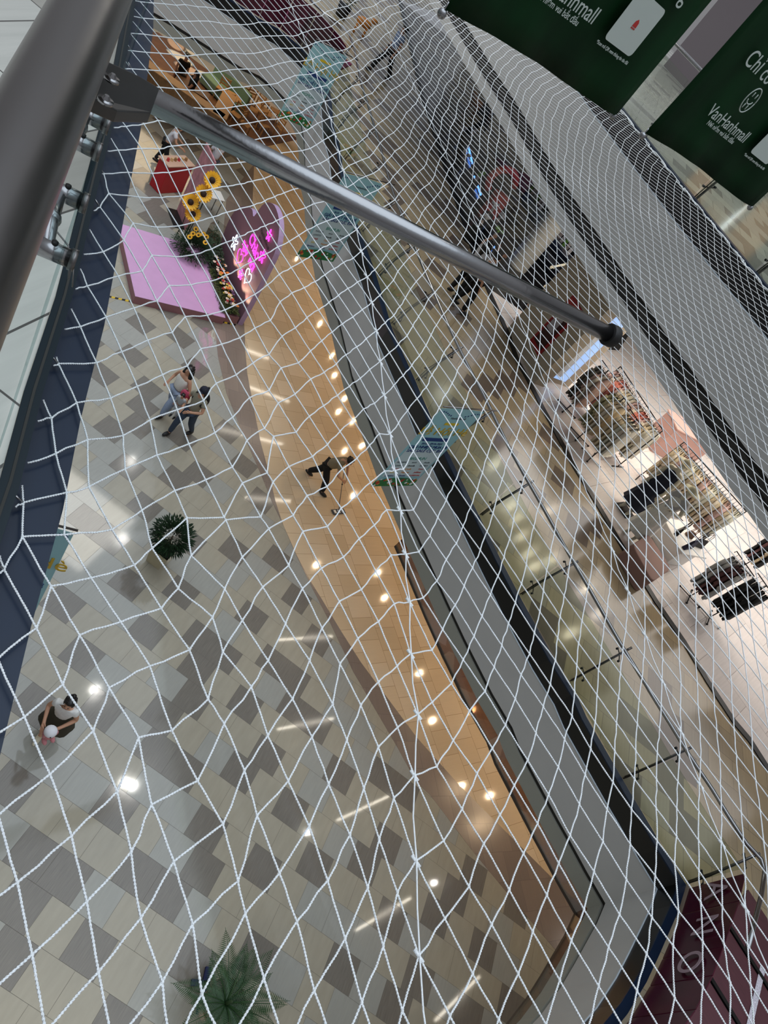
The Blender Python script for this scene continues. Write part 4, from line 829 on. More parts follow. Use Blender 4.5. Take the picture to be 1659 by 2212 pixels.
# palm at the bottom
t=thing('potted_palm','feathery green palm in a round pot at the bottom edge','potted plant',(4.0,3.3,0))
b=MB(); b.tube([(0,0,0),(0,0,.05),(0,0,.45),(0,0,.5)],[.2,.24,.32,.33],28); b.build('pot',mat('pale_pot',(206,186,176),.5),t,True)
MB().tube([(.33*math.cos(a),.33*math.sin(a),.5) for a in [2*PI*k/32 for k in range(33)]],.014,8).build('pot_rim',pm('pot_rim',(150,120,90),.5),t,True)
lf=mat('palm_leaf',(44,76,42),.5,noise=.25,nscale=6)
for i in range(22):
    a=2*PI*i/22+bb.uniform(-.2,.2); L=bb.uniform(.75,1.05); el=bb.uniform(.5,1.25); b=MB(); pts=[]
    for j in range(11):
        u=j/10; r=L*u*math.cos(el*(1-u*.6)); z=.5+L*(1.1*math.sin(el)*u-.55*u*u); pts.append(Vector((r*math.cos(a),r*math.sin(a),z)))
    b.tube(pts,[.012-.009*j/10 for j in range(11)],5)
    for j in range(3,36):
        u=j/36; f=u*10; q=int(f); p=pts[q].lerp(pts[min(q+1,10)],f-q); d=(pts[min(q+1,10)]-pts[q]).normalized(); s=d.cross(Vector((0,0,1))).normalized(); ll=.23*math.sin(PI*min(1,u*.9+.12))
        for sg in (-1,1):
            dr=(s*sg+d*.6-Vector((0,0,.3))).normalized(); leaf(b,p,dr,ll,.0075)
    b.build('frond',lf,t)
MB().tube([(0,0,.4),(0,0,.8)],[.05,.02],8).build('stem',M['leafd'],t,True)
t=thing('plant_stand','dark blue low cross-shaped trolley under the palm pot','trolley',(3.75,3.42,0)); MB().box((0,0,.04),(.62,.09,.06),rz=1.9).box((-.1,.05,.04),(.3,.09,.06),rz=.4).build('frame',pm('blue_metal',(22,34,92),.5),t,bevel=.006)
for s in (-1,1): MB().sphere((s*-.08,s*.26,.025),.025,8,6).build('wheel',M['dark'],t,True)
# information counter + standee
d0=Vector((*Q['ddesk0'],0)); d1=Vector((*Q['ddesk1'],0)); dd=(d1-d0)
t=thing('information_counter','red promotional counter with small goods on top','counter',(-9.55,21.3,0),1.35)
MB().box((0,0,.5),(1.1,.45,1.0)).build('body',pm('promo_red',(176,28,36),.5),t,bevel=.02); MB().box((0,0,1.02),(1.2,.52,.04)).build('top',pm('promo_pale',(196,160,140),.5),t,bevel=.01)
for i in range(6): 
    o=MB().tube([(0,0,0),(0,0,.10)],[.05,.04],12).build('goods_box',[pm('g1',(190,60,60),.6),pm('g2',(206,170,120),.6),pm('g3',(150,110,70),.6)][i%3]); o.location=(-9.65+.035*i,20.9+.155*i,1.04); tag(o,'small round goods pot on the red counter, %s from the near end'%(['first','second','third','fourth','fifth','sixth'][i]),'pot','goods on the red counter')
t=thing('standee','tall narrow pink patterned advertising standee beside the red counter','standee',(-8.29,20.35,0),2.45)
MB().box((0,0,1.25),(.95,.05,2.5)).build('panel',pm('standee_pink',(176,120,126),.6,noise=.35,nscale=4),t); MB().box((0,.16,.03),(.9,.4,.05)).build('foot',M['dark'],t,bevel=.01)
t=thing('side_table','small white table with leaflets next to the pink standee','table',(-8.25,21.75,0),.9)
MB().box((0,0,.72),(.7,.5,.03)).build('tabletop',M['white'],t,bevel=.005)
for sx in (-1,1):
    for sy in (-1,1): MB().tube([(sx*.3,sy*.2,0),(sx*.3,sy*.2,.71)],.015,8).build('leg',M['satin'],t,True)
# clear acrylic boxes behind the heart
M['acr']=glassmat('clear_acrylic',(.86,.86,.84),.2)
for i,(x,y,s) in enumerate(((-7.3,20.9,.45),(-7.0,20.4,.35),(-6.6,21.2,.4))):
    o=MB().box((0,0,s/2),(s,s,s),rz=.5*i).build('acrylic_box',M['acr']); o.location=(x,y,.003); tag(o,['large','small','medium'][i]+' clear acrylic box on the floor behind the flower bed','box','clear boxes behind the heart')
# cafe at the far left
M['wood']=mat('honey_wood',(172,132,88),.5,noise=.18,nscale=6,stretch=(1,8,1)); M['woodd']=mat('walnut',(96,62,36),.5,noise=.2,nscale=6)
st('floor',MB().prism([(-9.7,31.9),(-16.5,30.6),(-18,24.5),(-13.0,24.2),(-9.9,28.6)],-.001,.006),mat('cafe_timber_floor',(104,72,50),.5,noise=.2,nscale=4))
for i in range(6):
    o=MB().sphere((0,0,0),(.62,.40,.012),24,4).build('oval_rug',[M['white'],pm('blush',(206,180,166),.8)][i%2],None,True); o.location=(Q['ov%d'%i][0],Q['ov%d'%i][1],.014); o.rotation_euler=(0,0,.6+.3*i); tag(o,('white' if i%2==0 else 'blush')+' oval floor pad on the brown cafe floor, '+['by the sofa','beside the counter tip','in the middle','nearest the chairs','uppermost','farthest left'][i],'rug','oval pads on the cafe floor')
t=thing('cafe_counter','triangular honey-wood cafe counter open in the middle','counter',(-12.6,26.2,0))
A=[Vector((-1.7,-1.0,0)),Vector((1.7,-.1,0)),Vector((.9,1.9,0))]
for i in range(3):
    p,q=A[i],A[(i+1)%3]; d=(q-p); R_=Matrix.Rotation(math.atan2(d.y,d.x),3,'Z'); c=(p+q)/2
    if i==2: continue
    MB().box(c+Vector((0,0,.5)),(d.length,.42,1.0),rot=R_).build('front',M['wood'],t,bevel=.01); MB().box(c+Vector((0,0,1.03)),(d.length+.3,.56,.05),rot=R_).build('worktop',M['wood'],t,bevel=.01)
MB().box((.1,.5,.45),(1.3,.6,.9),rz=.4).build('back_shelf',M['woodd'],t)
MB().box((.2,-.25,.9),(.28,.16,.3),rz=.4).build('bottle_rack',M['green'],t)
t=thing('sofa','green upholstered bench against the cafe wall','bench',(-12.6,29.6,0),-.18)
MB().box((0,0,.25),(2.0,.7,.4)).build('seat',pm('sage_green',(110,140,120),.8),t,bevel=.04); MB().box((0,.34,.6),(2.0,.16,.7)).build('backrest',pm('sage_green',(110,140,120),.8),t,bevel=.04)
def chair():
    t=thing('wooden_chair','','chair',(0,0,0),0,'wooden cafe chairs'); MB().box((0,0,.45),(.42,.42,.04)).build('seat',M['wood'],t,bevel=.01)
    for sx in (-1,1):
        MB().box((sx*.18,.18,.225),(.04,.04,.45)).build('leg',M['wood'],t); MB().box((sx*.18,-.18,.45),(.04,.04,.9)).build('leg',M['wood'],t)
    mb=MB()
    for z in (.6,.72,.84): mb.box((0,-.18,z),(.36,.025,.06))
    mb.build('backrest',M['wood'],t); return t
def dup(root,loc,rz,label=None):
    r=root.copy(); COL.objects.link(r); r.location=loc; r.rotation_euler=(0,0,rz)
    if label: r['label']=label
    for chd in list(root.children):
        c=chd.copy(); COL.objects.link(c); c.parent=r
        for g in chd.children:
            d=g.copy(); COL.objects.link(d); d.parent=c
    return r
c0=chair(); spots=[Q['ch%d'%i] for i in range(11)]
cl='wooden cafe chair with a slatted back on the timber deck above the steel rod'
c0['label']=cl; c0.location=(*spots[0],.006); c0.rotation_euler=(0,0,.6)
cols=[]
for i,s in enumerate(spots[1:]):
    dup(c0,(s[0],s[1],.006),.6+i*1.3,'wooden slatted cafe chair on the timber deck, %s from the counter'%words[i+1])
def ctable(x,y,lb):
    t=thing('cafe_table',lb,'table',(x,y,.006)); MB().tube([(0,0,.71),(0,0,.74)],.38,28).build('tabletop',M['wood'],t,bevel=.004); MB().tube([(0,0,0),(0,0,.72)],.03,10).build('column',M['woodd'],t,True); MB().tube([(0,0,0),(0,0,.02)],.22,20).build('base',M['woodd'],t,True)
ctable(-11.9,28.9,'round wooden cafe table nearest the triangular counter'); ctable(-10.9,29.9,'round wooden cafe table at the right end of the deck')
# ================================================================ first-floor shops
F=5.555
M['dfloor']=mat('dark_shop_floor',(34,32,32),.15)
thd=[p for p in TH if p[1]>18.6]
st('floor',MB().prism(thd+[(3.4,19.6),(5,22),(7,36),(-3,43)],5.5,5.56),M['dfloor'])
tg_=[p for p in TH if p[1]>17.3]
tag(band(offset(tg_,-.06),5.57,9.1,thick=.012).build('window_2',M['shopglass']),kind='structure')
st('wall_shop',band(offset(thd,-4.2),5.56,9.3,thick=.1),M['dwall'])
# pier wall with posters
tp=[p for p in TH if 15.9<p[1]<17.5]
PA=Vector((1.6505,17.2565)); PB=Vector((3.0021,15.6154)); du=(PB-PA).normalized(); dn=Vector((-du.y,du.x))
wa=[tuple(PA+du*-.25+dn*.1),tuple(PA+du*1.72+dn*.1)]
mb=MB(); n3=Vector((dn.x,dn.y,0)); U3=Vector((du.x,du.y,0)); RW=Matrix((U3,Vector((0,0,1)),-n3)).transposed(); RWb=Matrix((U3,n3,Vector((0,0,1)))).transposed()
P3=Vector((PA.x,PA.y,0))
mb.box(P3+U3*.72+n3*.28+Vector((0,0,7.3)),(1.95,.36,3.5),rot=RWb); st('wall_pier',mb,M['wall'])
o0=P3+n3*.085
mb=MB(); t=thing('poster','tall red poster with a dark photo and a grey text block on the beige pier','poster',tuple(o0+U3*.9+Vector((0,0,6.0))))
def pq(x0,x1,z0,z1,off,m,name): 
    b=MB(); b.box(U3*((x0+x1)/2-.9)+Vector((0,0,(z0+z1)/2-6.0))-n3*off,(x1-x0,.012,z1-z0),rot=RWb); b.build(name,m,t)
pq(.62,1.2,5.98,7.48,0,pm('poster_red',(150,20,30),.5),'sheet'); pq(.70,1.12,6.1,7.0,.01,pm('poster_dark',(52,10,14),.5),'dark_photo'); pq(.72,1.0,6.55,6.95,.02,pm('poster_grey',(176,170,176),.5,noise=.3,nscale=30),'text_block'); pq(.66,1.16,7.1,7.42,.01,pm('poster_red2',(170,40,40),.5,noise=.2,nscale=12),'red_photo')
# blue light box, return wall of the shop entrance
B1=Vector((*Q['b1'],0)); B2=Vector((*Q['b2'],0)); bu=(B2-B1).normalized(); bn=Vector((bu.y,-bu.x,0)); RB=Matrix((bu,-bn,Vector((0,0,1)))).transposed(); Lb=(B2-B1).length
mb=MB(); mb.box(B1+bu*(Lb/2+.05)-bn*.12+Vector((0,0,7.3)),(Lb+.5,.2,3.5),rot=RB); st('wall_return',mb,M['wall'])
t=thing('light_box','tall backlit pale blue fashion poster at the shop entrance','light box',tuple(B1+Vector((0,0,5.7))))
MB().box(bu*Lb/2+Vector((0,0,1.05)),(Lb,.06,2.1),rot=RB).build('frame',M['satin'],t)
MB().box(bu*Lb/2+bn*.04+Vector((0,0,1.05)),(Lb-.04,.02,2.06),rot=RB).build('lit_panel',mat('lit_blue_poster',(150,180,226),.4,emit=(150,184,236),es=.8,noise=.2,nscale=3),t)
mb=MB(); mb.sphere(bu*Lb*.5+bn*.05+Vector((0,0,1.78)),(.12,.02,.15),14,8); mb.build('face_print',pm('print_skin',(214,180,166),.6),t,True)
mb=MB(); mb.add([bu*Lb*.34+bn*.052+Vector((0,0,.15)),bu*Lb*.66+bn*.052+Vector((0,0,.1)),bu*Lb*.62+bn*.052+Vector((0,0,1.5)),bu*Lb*.40+bn*.052+Vector((0,0,1.6))],[(0,1,2,3)]); mb.build('dress_print',pm('print_white',(214,218,222),.6,noise=.3,nscale=20,stretch=(6,6,.3)),t)
mb=MB(); mb.add([bu*Lb*.3+bn*.054+Vector((0,0,1.55)),bu*Lb*.36+bn*.054+Vector((0,0,1.5)),bu*Lb*.3+bn*.054+Vector((0,0,.2)),bu*Lb*.1+bn*.054+Vector((0,0,.3))],[(0,1,2,3)]); mb.build('hair_print',M['dark'],t)
# column
c=Q['col']; st('trim_19',MB().tube([(c[0]+.3,c[1],5.56),(c[0]+.3,c[1],9.3)],.33,28),mat('cream_column',(196,192,180),.6))
# shop mannequins behind glass
WH=pm('mannequin_white',(214,208,186),.4)
def mann(label,loc,ang,**k): return figure(label,loc,ang,name='mannequin',cat='mannequin',skin=WH,hair=None,shoes=None,group='shop mannequins',**k)
mann('cream mannequin with outstretched arms in a white pleated skirt, behind the shop glass',(2.35,19.3,F),-1.8,h=1.75,shirt=None,pants=None,skirt=(220,218,210),armL=[(-.35,.1,1.25),(-.55,.3,1.1)],armR=[(.34,.1,1.2),(.5,.3,.95)])
mann('cream mannequin in a tan top nearest the red poster, behind the shop glass',(2.75,18.4,F),-2.1,h=1.72,shirt=(190,160,130),pants=None,skirt=(226,222,214))
mann('cream mannequin standing farthest inside the shop, right of the column',(2.2,20.6,F),-1.6,h=1.75,shirt=(40,42,40),pants=(40,44,42),armR=[(.34,.1,1.2),(.52,.3,1.05)])
# timber plank display wall
t=thing('plank_display','grey-brown horizontal plank display wall behind the glass','display wall',(2.9,20.2,F),-.9); MB().box((0,0,1.4),(2.6,.1,2.8)).build('panel',mat('weathered_plank',(96,82,72),.6,noise=.4,nscale=3,stretch=(.3,1,14)),t)
t=thing('curved_bench','pale pink curved counter at the shopfront beneath the steel rod','counter',(2.05,17.75,F),-.9); MB().tube([(.62*math.cos(a),.5*math.sin(a),.0) for a in [PI*k/14 for k in range(15)]],.14,10).tube([(.62*math.cos(a),.5*math.sin(a),.55) for a in [PI*k/14 for k in range(15)]],.14,10).build('ring',pm('blush_lacquer',(216,176,160),.35),t,True)
MB().box((0,.1,.3),(1.0,.5,.6)).build('body',pm('blush_lacquer',(216,176,160),.35),t,bevel=.1)
# dark shop goods
M['coral']=mat('coral_red_lacquer',(206,66,56),.4)
c=Q['redC']; t=thing('display_arch','coral red curved display arch in the dark shop','display stand',(c[0]+.25,c[1]+.2,F),.6)
MB().tube([(.42*math.cos(a),0,1.15+.42*math.sin(a)) for a in [PI*.05+PI*1.25*k/14 for k in range(15)]],.11,12).build('arch',M['coral'],t,True); MB().box((.28,0,.45),(.5,.3,.9)).build('base',M['coral'],t,bevel=.03)
gm=[pm('fl_white',(210,206,204),.7),pm('fl_green',(120,170,70),.7),pm('fl_pale',(196,180,170),.7)]
nm=['nearest the glass corner','behind the first, in the middle','at the right','lowest, by the glass','uppermost on the back shelf','left of the uppermost','farthest left','beside the coral arch','left of the coral arch']
for i in range(9):
    p=Q['n%d'%(i+1)]; t=thing('flower_vase','pale flower bunch in a vase in the dark shop, '+nm[i],'vase',(p[0],p[1],F),0,'flower vases in the dark shop')
    MB().tube([(0,0,0),(0,0,.02),(0,0,.5),(0,0,.55)],[.16,.16,.16,.14],14).build('plinth',M['dark'],t,True)
    MB().tube([(0,0,.55),(0,0,.65),(0,0,.72)],[.04,.06,.03],12).build('vase',gm[2],t,True); b=MB()
    for k_ in range(9): b.sphere((rq.uniform(-.12,.12),rq.uniform(-.12,.12),.8+rq.uniform(-.05,.08)),rq.uniform(.03,.06),7,5)
    b.build('flowers',gm[1 if i in (3,7) else 0],t,True)
M['bled']=mat('blue_light_strip',(70,120,255),.4,emit=(90,150,255),es=4)
for i,(x,y,L,rz) in enumerate(((-.9,21.6,1.6,2.1),(-2.2,24.4,1.2,2.1),(-3.2,26.6,1.5,2.0))):
    o=MB().box((0,0,.05),(L,.04,.05)).build('light_strip',M['bled']); o.location=(x+.5,y+.35,F+.02); o.rotation_euler=(0,0,rz); tag(o,'thin blue light strip on the dark shop floor, '+['nearest','middle','farthest']['012'.index(str(i))]+' of the three','light strip','blue light strips')
for i,(x,y) in enumerate(((-1.2,24.3),(.3,22.6),(-3.0,28.0),(-5.2,31.5))):
    t=thing('shelf_unit',['dark shelf unit mid-way down the dark shop','dark shelf unit nearest the column','dark shelf unit at the far shop end','dark shelf unit by the topmost shopfront'][i],'shelf',(x+1.2,y+.6,F),-.95); MB().box((0,.2,.9),(1.6,.04,1.8)).build('back_panel',M['dwall'],t)
    for z in (.4,.9,1.4): MB().box((0,0,z),(1.6,.4,.03)).build('shelf',pm('smoke_shelf',(90,90,96),.3),t)
    for k_ in range(7):
        o=MB().box((0,0,.11),(.1,.08,.22)).build('shelf_bottle',gm[k_%3]); an=-.95; dx=-.65+.21*k_; o.location=(x+1.2+dx*math.cos(an),y+.6+dx*math.sin(an),F+.916); tag(o,'small pale pack, %s on the %s'%(['first','second','third','fourth','fifth','sixth','last'][k_],t['label']),'pack','packs on the dark shop shelves')
# ---------------------------------------------------------------- clothes shop
def mkgar(m,w_=.46,h_=.95,sleeve=True,hanger=M['blackmetal']):
    me=MB(); nx,nz=10,9; V=[]
    for side_ in (1,-1):
        for j in range(nz+1):
            u=j/nz; half=(.06+(w_/2-.06)*min(1,u*5)) if u<.2 else w_/2*(1+.12*(u-.2))
            for i in range(nx+1):
                x=-half+2*half*i/nx; V.append((x,side_*(.022+.022*math.sin(PI*i/nx))+.014*math.sin(x*40+3*u)*u,-.09-h_*u+(-.05 if abs(i-nx/2)<1 and j==0 else 0)))
    F_=[];o=(nx+1)*(nz+1)
    for s in (0,1):
        for j in range(nz):
            for i in range(nx): a=s*o+j*(nx+1)+i; F_.append((a,a+1,a+nx+2,a+nx+1) if s else (a,a+nx+1,a+nx+2,a+1))
    for j in range(nz): F_.append((j*(nx+1),o+j*(nx+1),o+(j+1)*(nx+1),(j+1)*(nx+1))); F_.append((j*(nx+1)+nx,(j+1)*(nx+1)+nx,o+(j+1)*(nx+1)+nx,o+j*(nx+1)+nx))
    F_+= [(nz*(nx+1)+i,nz*(nx+1)+i+1,o+nz*(nx+1)+i+1,o+nz*(nx+1)+i) for i in range(nx)]
    me.add(V,F_)
    t=bpy.data.objects.new('hanging_garment',None); COL.objects.link(t)
    me.build('cloth',m,t,True)
    if sleeve:
        for s in (-1,1): MB().tube([(s*w_*.42,0,-.17),(s*w_*.56,0,-.36),(s*w_*.58,.01,-.62)],[.045,.05,.042],8).build('sleeve',m,t,True)
    hg=MB(); hg.tube([(-.2,0,-.12),(0,0,-.045),(.2,0,-.12)],.007,6).tube([(0,0,-.045),(0,0,-.0),(.02,0,.02),(0,0,.035),(-.018,0,.02)],.004,6); hg.build('hanger',hanger,t,True)
    return t
def hang(proto,loc,rz,label,group,s=1):
    r=dup(proto,loc,rz,label); r['category']='garment'; r['group']=group; return r
def tstand(p,ang,label,H=1.42):
    t=thing('clothes_stand',label,'clothes stand',(p[0],p[1],F),ang,'black T-shaped clothes stands')
    MB().tube([(0,0,.03),(0,0,H)],.013,10).build('pole',M['blackmetal'],t,True)
    for a in (.4,1.97):
        d=Vector((math.cos(a),math.sin(a),0))*.3; b=MB(); b.tube([-d+Vector((0,0,.03)),d+Vector((0,0,.03))],.012,8); b.build('foot',M['blackmetal'],t,True)
        for s in (-1,1): MB().sphere(d*s+Vector((0,0,.025)),.025,10,6).build('caster',M['blackmetal'],t,True)
    MB().tube([(-.3,0,H-.05),(-.3,0,H),(.3,0,H),(.3,0,H-.05)],.012,8).build('top_bar',M['blackmetal'],t,True)
    return t
gar={}
def G(n,c,**k):
    if n not in gar:
        gar[n]=mkgar(pm('garment_'+n,c,.85,noise=k.pop('noise',.12),nscale=k.pop('nscale',18)),**k)
    return gar[n]
protos=[('charcoal',(92,88,80),{}),('taupe',(170,142,132),{}),('cream',(214,204,188),{}),('olive',(176,170,136),dict(noise=.25,nscale=60)),('sand',(206,190,160),{}),('mint',(204,204,188),{}),('coral',(206,128,112),{}),('blush',(206,174,168),{}),('ivory',(214,210,196),{}),('greyfur',(176,176,174),dict(noise=.25,nscale=50)),('plum',(96,62,64),{}),('net',(34,34,36),dict(noise=.6,nscale=90)),('black',(20,20,22),{}),('stripe',(180,164,136),dict(noise=.4,nscale=30))]
for n,c,k in protos: G(n,c,**dict(k)).location=(0,0,-50)
stands=[(Q['rA'],['charcoal','charcoal','taupe','cream','taupe'],'black clothes stand nearest the blue light box','charcoal and taupe','dark coats on the stand nearest the light box'),
 (Q['rB'],['olive','olive','sand','cream','sand'],'black clothes stand, second from the blue light box','speckled olive','speckled olive clothes on the second stand'),
 (Q['rC'],['sand','sand','mint','cream','ivory'],'black clothes stand, third from the blue light box','pale sand','sand clothes on the third stand'),
 (Q['rD'],['greyfur','greyfur','plum','plum','greyfur'],'black clothes stand in front of the blush bench table','grey fleecy','fleecy clothes on the stand by the bench'),
 (Q['rE'],['net','net','black','net','black'],'black clothes stand, lowest in the picture','dark open-knit','dark knits on the lowest stand'),
 (Q['rF'],['black','plum','black','stripe','black'],'black clothes stand at the right edge of the picture','dark','dark clothes on the stand at the right edge')]
bd=math.atan2(-.62,.78); used=set()
for p,gs,lb,adj,grp in stands:
    tstand(p,bd,lb)
    for i,g in enumerate(gs):
        u=-.22+.1*i; L=(p[0]+u*math.cos(bd),p[1]+u*math.sin(bd),F+1.42-.04)
        cn={'charcoal':'charcoal','taupe':'taupe','cream':'cream','olive':'speckled olive','sand':'sand','mint':'pale mint','ivory':'ivory','greyfur':'grey fleecy','plum':'plum','net':'dark open-knit','black':'black','stripe':'striped tan'}[g]
        hang(G(g,None),L,bd+PI/2+rq.uniform(-.08,.08),'%s garment, %s along the %s'%(cn,['first','second','third','fourth','fifth'][i],lb[6:]),grp)
def longrack(a,b,label,gs,grp,n):
    a=Vector((*a,0));b=Vector((*b,0)); t=thing('clothes_rail',label,'clothes rail',(a.x,a.y,F),0,'long black clothes rails'); d=b-a
    for q,s in ((Vector((0,0,0)),-1),(d,1)):
        MB().tube([q,q+Vector((0,0,1.4))],.014,8).build('upright',M['blackmetal'],t,True); nrm=Vector((-d.y,d.x,0)).normalized()*.25; MB().tube([q-nrm+Vector((0,0,.015)),q+nrm+Vector((0,0,.015))],.014,8).build('foot',M['blackmetal'],t,True)
    MB().tube([Vector((0,0,1.4)),d+Vector((0,0,1.4))],.014,8).build('top_bar',M['blackmetal'],t,True); MB().tube([Vector((0,0,.12)),d+Vector((0,0,.12))],.010,8).build('low_bar',M['blackmetal'],t,True)
    ang=math.atan2(d.y,d.x)
    for i in range(n):
        p=a+d*((i+.5)/n); g=gs[i%len(gs)]
        hang(G(g,None),(p.x,p.y,F+1.36),ang+PI/2+rq.uniform(-.1,.1),'%s garment, %s along the %s'%(g if g!='stripe' else 'striped tan',words[i] if i else 'first',label[11:]),grp)
longrack(Q['l0'],Q['l1'],'long black clothes rail behind the three small stands',['blush','taupe','cream','coral','coral','blush','cream','sand','ivory','ivory'],'clothes on the rail behind the three stands',20)
longrack(Q['m0'],Q['m1'],'long black clothes rail under the grey fascia behind the mannequins',['stripe','cream','sand','taupe','blush','stripe','ivory','mint'],'clothes on the rail behind the mannequins',24)
for g in gar.values():
    for c in list(g.children): bpy.data.objects.remove(c)
    bpy.data.objects.remove(g)
mann('cream mannequin in a long navy pleated dress on a black base plate',(Q['navy'][0]+.05,Q['navy'][1]+.05,F),-2.2,h=1.78,shirt=None,pants=None,dress=(18,24,44),base=True,hat=(206,198,170))
mann('cream mannequin in a white lace dress with a cream sun hat',(Q['white'][0]+.15,Q['white'][1],F),-2.3,h=1.74,shirt=(190,190,190),pants=None,dress=(236,234,224),sleeve='short',hat=(224,218,186),armL=[(-.3,.12,1.15),(-.2,.36,1.2)])
# blush bench table
p=[Vector((*Q[k],0)) for k in ('p1','p2','p3','p4')]; c=sum(p,Vector())/4
t=thing('bench','rounded dusty-rose display bench beside the shop threshold','bench',(c.x,c.y,F)); pr=[]
for i in range(4):
    a=p[i]; pv=p[i-1]; nx_=p[(i+1)%4]
    for k_ in range(5):
        u=k_/4; q=a+(pv-a).normalized()*.18*(1-u)**2+(nx_-a).normalized()*.18*u**2; pr.append((q.x-c.x,q.y-c.y))
MB().prism(pr,.0,.44).build('body',mat('dusty_rose_upholstery',(150,116,106),.7),t,bevel=.02)
a=Vector((*Q['tab1'],0)); b=Vector((*Q['tab2'],0)); e=Vector((*Q['tab3'],0)); c=(a+b+e+(a+e-b))/4
t=thing('display_table','white display table with handbags next to the dusty-rose bench','table',(c.x,c.y,F),math.atan2((b-a).y,(b-a).x))
MB().box((0,0,.53),((b-a).length,.95,.04)).build('tabletop',M['white'],t,bevel=.01); MB().box((0,0,.26),((b-a).length*.8,.6,.5)).build('base',M['white'],t)
def bag(p,m,label,s=1,rz=0):
    t=thing('handbag',label,'handbag',(p[0],p[1],F+.552),rz,'handbags on the white table'); MB().add([],[]); b=MB(); b.add([(-.13*s,-.05,0),(.13*s,-.05,0),(.13*s,.05,0),(-.13*s,.05,0),(-.10*s,-.02,.2*s),(.10*s,-.02,.2*s),(.10*s,.02,.2*s),(-.10*s,.02,.2*s)],[(3,2,1,0),(4,5,6,7),(0,1,5,4),(1,2,6,5),(2,3,7,6),(3,0,4,7)]); b.build('bag',m,t,bevel=.015)
    for y in (-.02,.02): MB().tube([(-.07*s,y,.2*s),(-.06*s,y,.34*s),(0,y,.4*s),(.06*s,y,.34*s),(.07*s,y,.2*s)],.007,6).build('strap',m,t,True)
bag((c.x-.25,c.y-.12),M['blackmetal'],'black handbag with thin straps, leftmost on the white table',1.1,1.2)
bag((c.x+.05,c.y-.35),pm('floral_navy',(30,32,60),.7,noise=.9,nscale=16),'dark floral tote bag nearest the bench on the white table',1.5,.9)
bag((c.x+.35,c.y+.05),M['blackmetal'],'black handbag at the back right of the white table',1.2,.5)
bag((c.x+.1,c.y+.15),pm('tan_bag',(120,92,70),.6),'small brown handbag in the middle of the white table',.8,.2)
a=Vector((*Q['blk1'],0)); b=Vector((*Q['blk2'],0)); c=(a+b)/2
t=thing('display_plinth','dusty-pink boxy cash desk under the second-floor edge','cash desk',(c.x,c.y,F),.5); MB().box((0,0,.45),(1.5,.7,.9)).build('body',pm('dusty_pink_panel',(178,140,130),.6),t,bevel=.02); MB().box((0,0,.92),(1.56,.76,.03)).build('top',pm('dusty_pink_top',(196,160,150),.5),t)
# things by the top corridor
t=thing('potted_fern','dark potted plant by the corner of the top balustrade','potted plant',(*Q['pl1'],F)); MB().tube([(0,0,0),(0,0,.4)],[.2,.26],18).build('pot',M['dark'],t,True); b=MB()
for i in range(160):
    d=Vector((bb.gauss(0,1),bb.gauss(0,1),abs(bb.gauss(0,1)))).normalized(); leaf(b,Vector((0,0,.5))+d*bb.uniform(.05,.3),d,bb.uniform(.15,.3),.02)
b.build('foliage',M['leafd'],t)
t=thing('toy_display','orange toy horse figure beside the dark potted plant','toy',(Q['pl2'][0]+.5,Q['pl2'][1]+.2,F),.4); MB().sphere((0,0,.45),(.3,.14,.16),12,8).sphere((.3,0,.68),(.13,.08,.09),10,6).build('body',pm('toy_orange',(206,130,50),.6),t,True)
for sx in (-.18,.18):
    for sy in (-.07,.07): MB().tube([(sx,sy,.4),(sx,sy,0)],.035,8).build('leg',pm('toy_orange',(206,130,50),.6),t,True)
# ---------------------------------------------------------------- dark red film and slatted canopy at the lower right / upper left
M['maroon']=mat('dark_red_film',(66,14,34),.25,noise=.3,nscale=2); M['slat']=mat('maroon_slats',(78,38,46),.5,noise=.35,nscale=5,stretch=(1,26,1)); M['perf']=mat('white_perforated_print',(196,190,200),.5,noise=.5,nscale=60)
CR=[C[corner]]+[tuple(p) for p in C1R[1:6]]; CRi=offset(CR,-.05)
for i in range(len(CRi)-1):
    a=Vector(CRi[i]);b=Vector(CRi[i+1]); d=(b-a).normalized()*.01
    o=child(band([tuple(a+d),tuple(b-d)],5.57,6.5,thick=.012).build('glass_panel',M['maroon']),rt); o['label']='dark red film covered glass panel'
LT=['I','N','G','O','O']
M['ghost']=mat('faded_letter',(150,130,140),.5)
for i in (0,1,2):
    a=Vector(CRi[i+0]);b=Vector(CRi[i+1]); dx=Vector((b.x-a.x,b.y-a.y,0)); 
    tt=thing('sign_letter','large faded letter %s printed on the dark red film below the corner'%('ANO'[i]),'letter',(a.x+dx.x/2,a.y+dx.y/2,5.9),0,'letters on the dark red film')
    dv=dx.normalized(); text('ANO'[i],.5,M['ghost'],tt,Vector((-.03,.03,.2)),frame(dv),.003)
t=thing('slatted_canopy','maroon slatted kiosk roof with white perforated stripes outside the corner','kiosk roof',(9.2,4.6,5.56),-.55)
for i in range(4):
    MB().box((0,1.1-i*.95,.35),(2.9,.86,.05)).build('slat_panel',M['slat'],t)
    MB().box((0,.63-i*.95,.34),(2.9,.06,.10)).build('cross_beam',M['black'],t)
for i,x in enumerate((-.55,.05,.6)): 
    MB().box((x,-.5,.382),(.09,2.6,.006),rz=.18).build('perforated_stripe',M['perf'],t)
MB().box((0,-.3,.16),(2.7,3.6,.3)).build('body',M['black'],t)
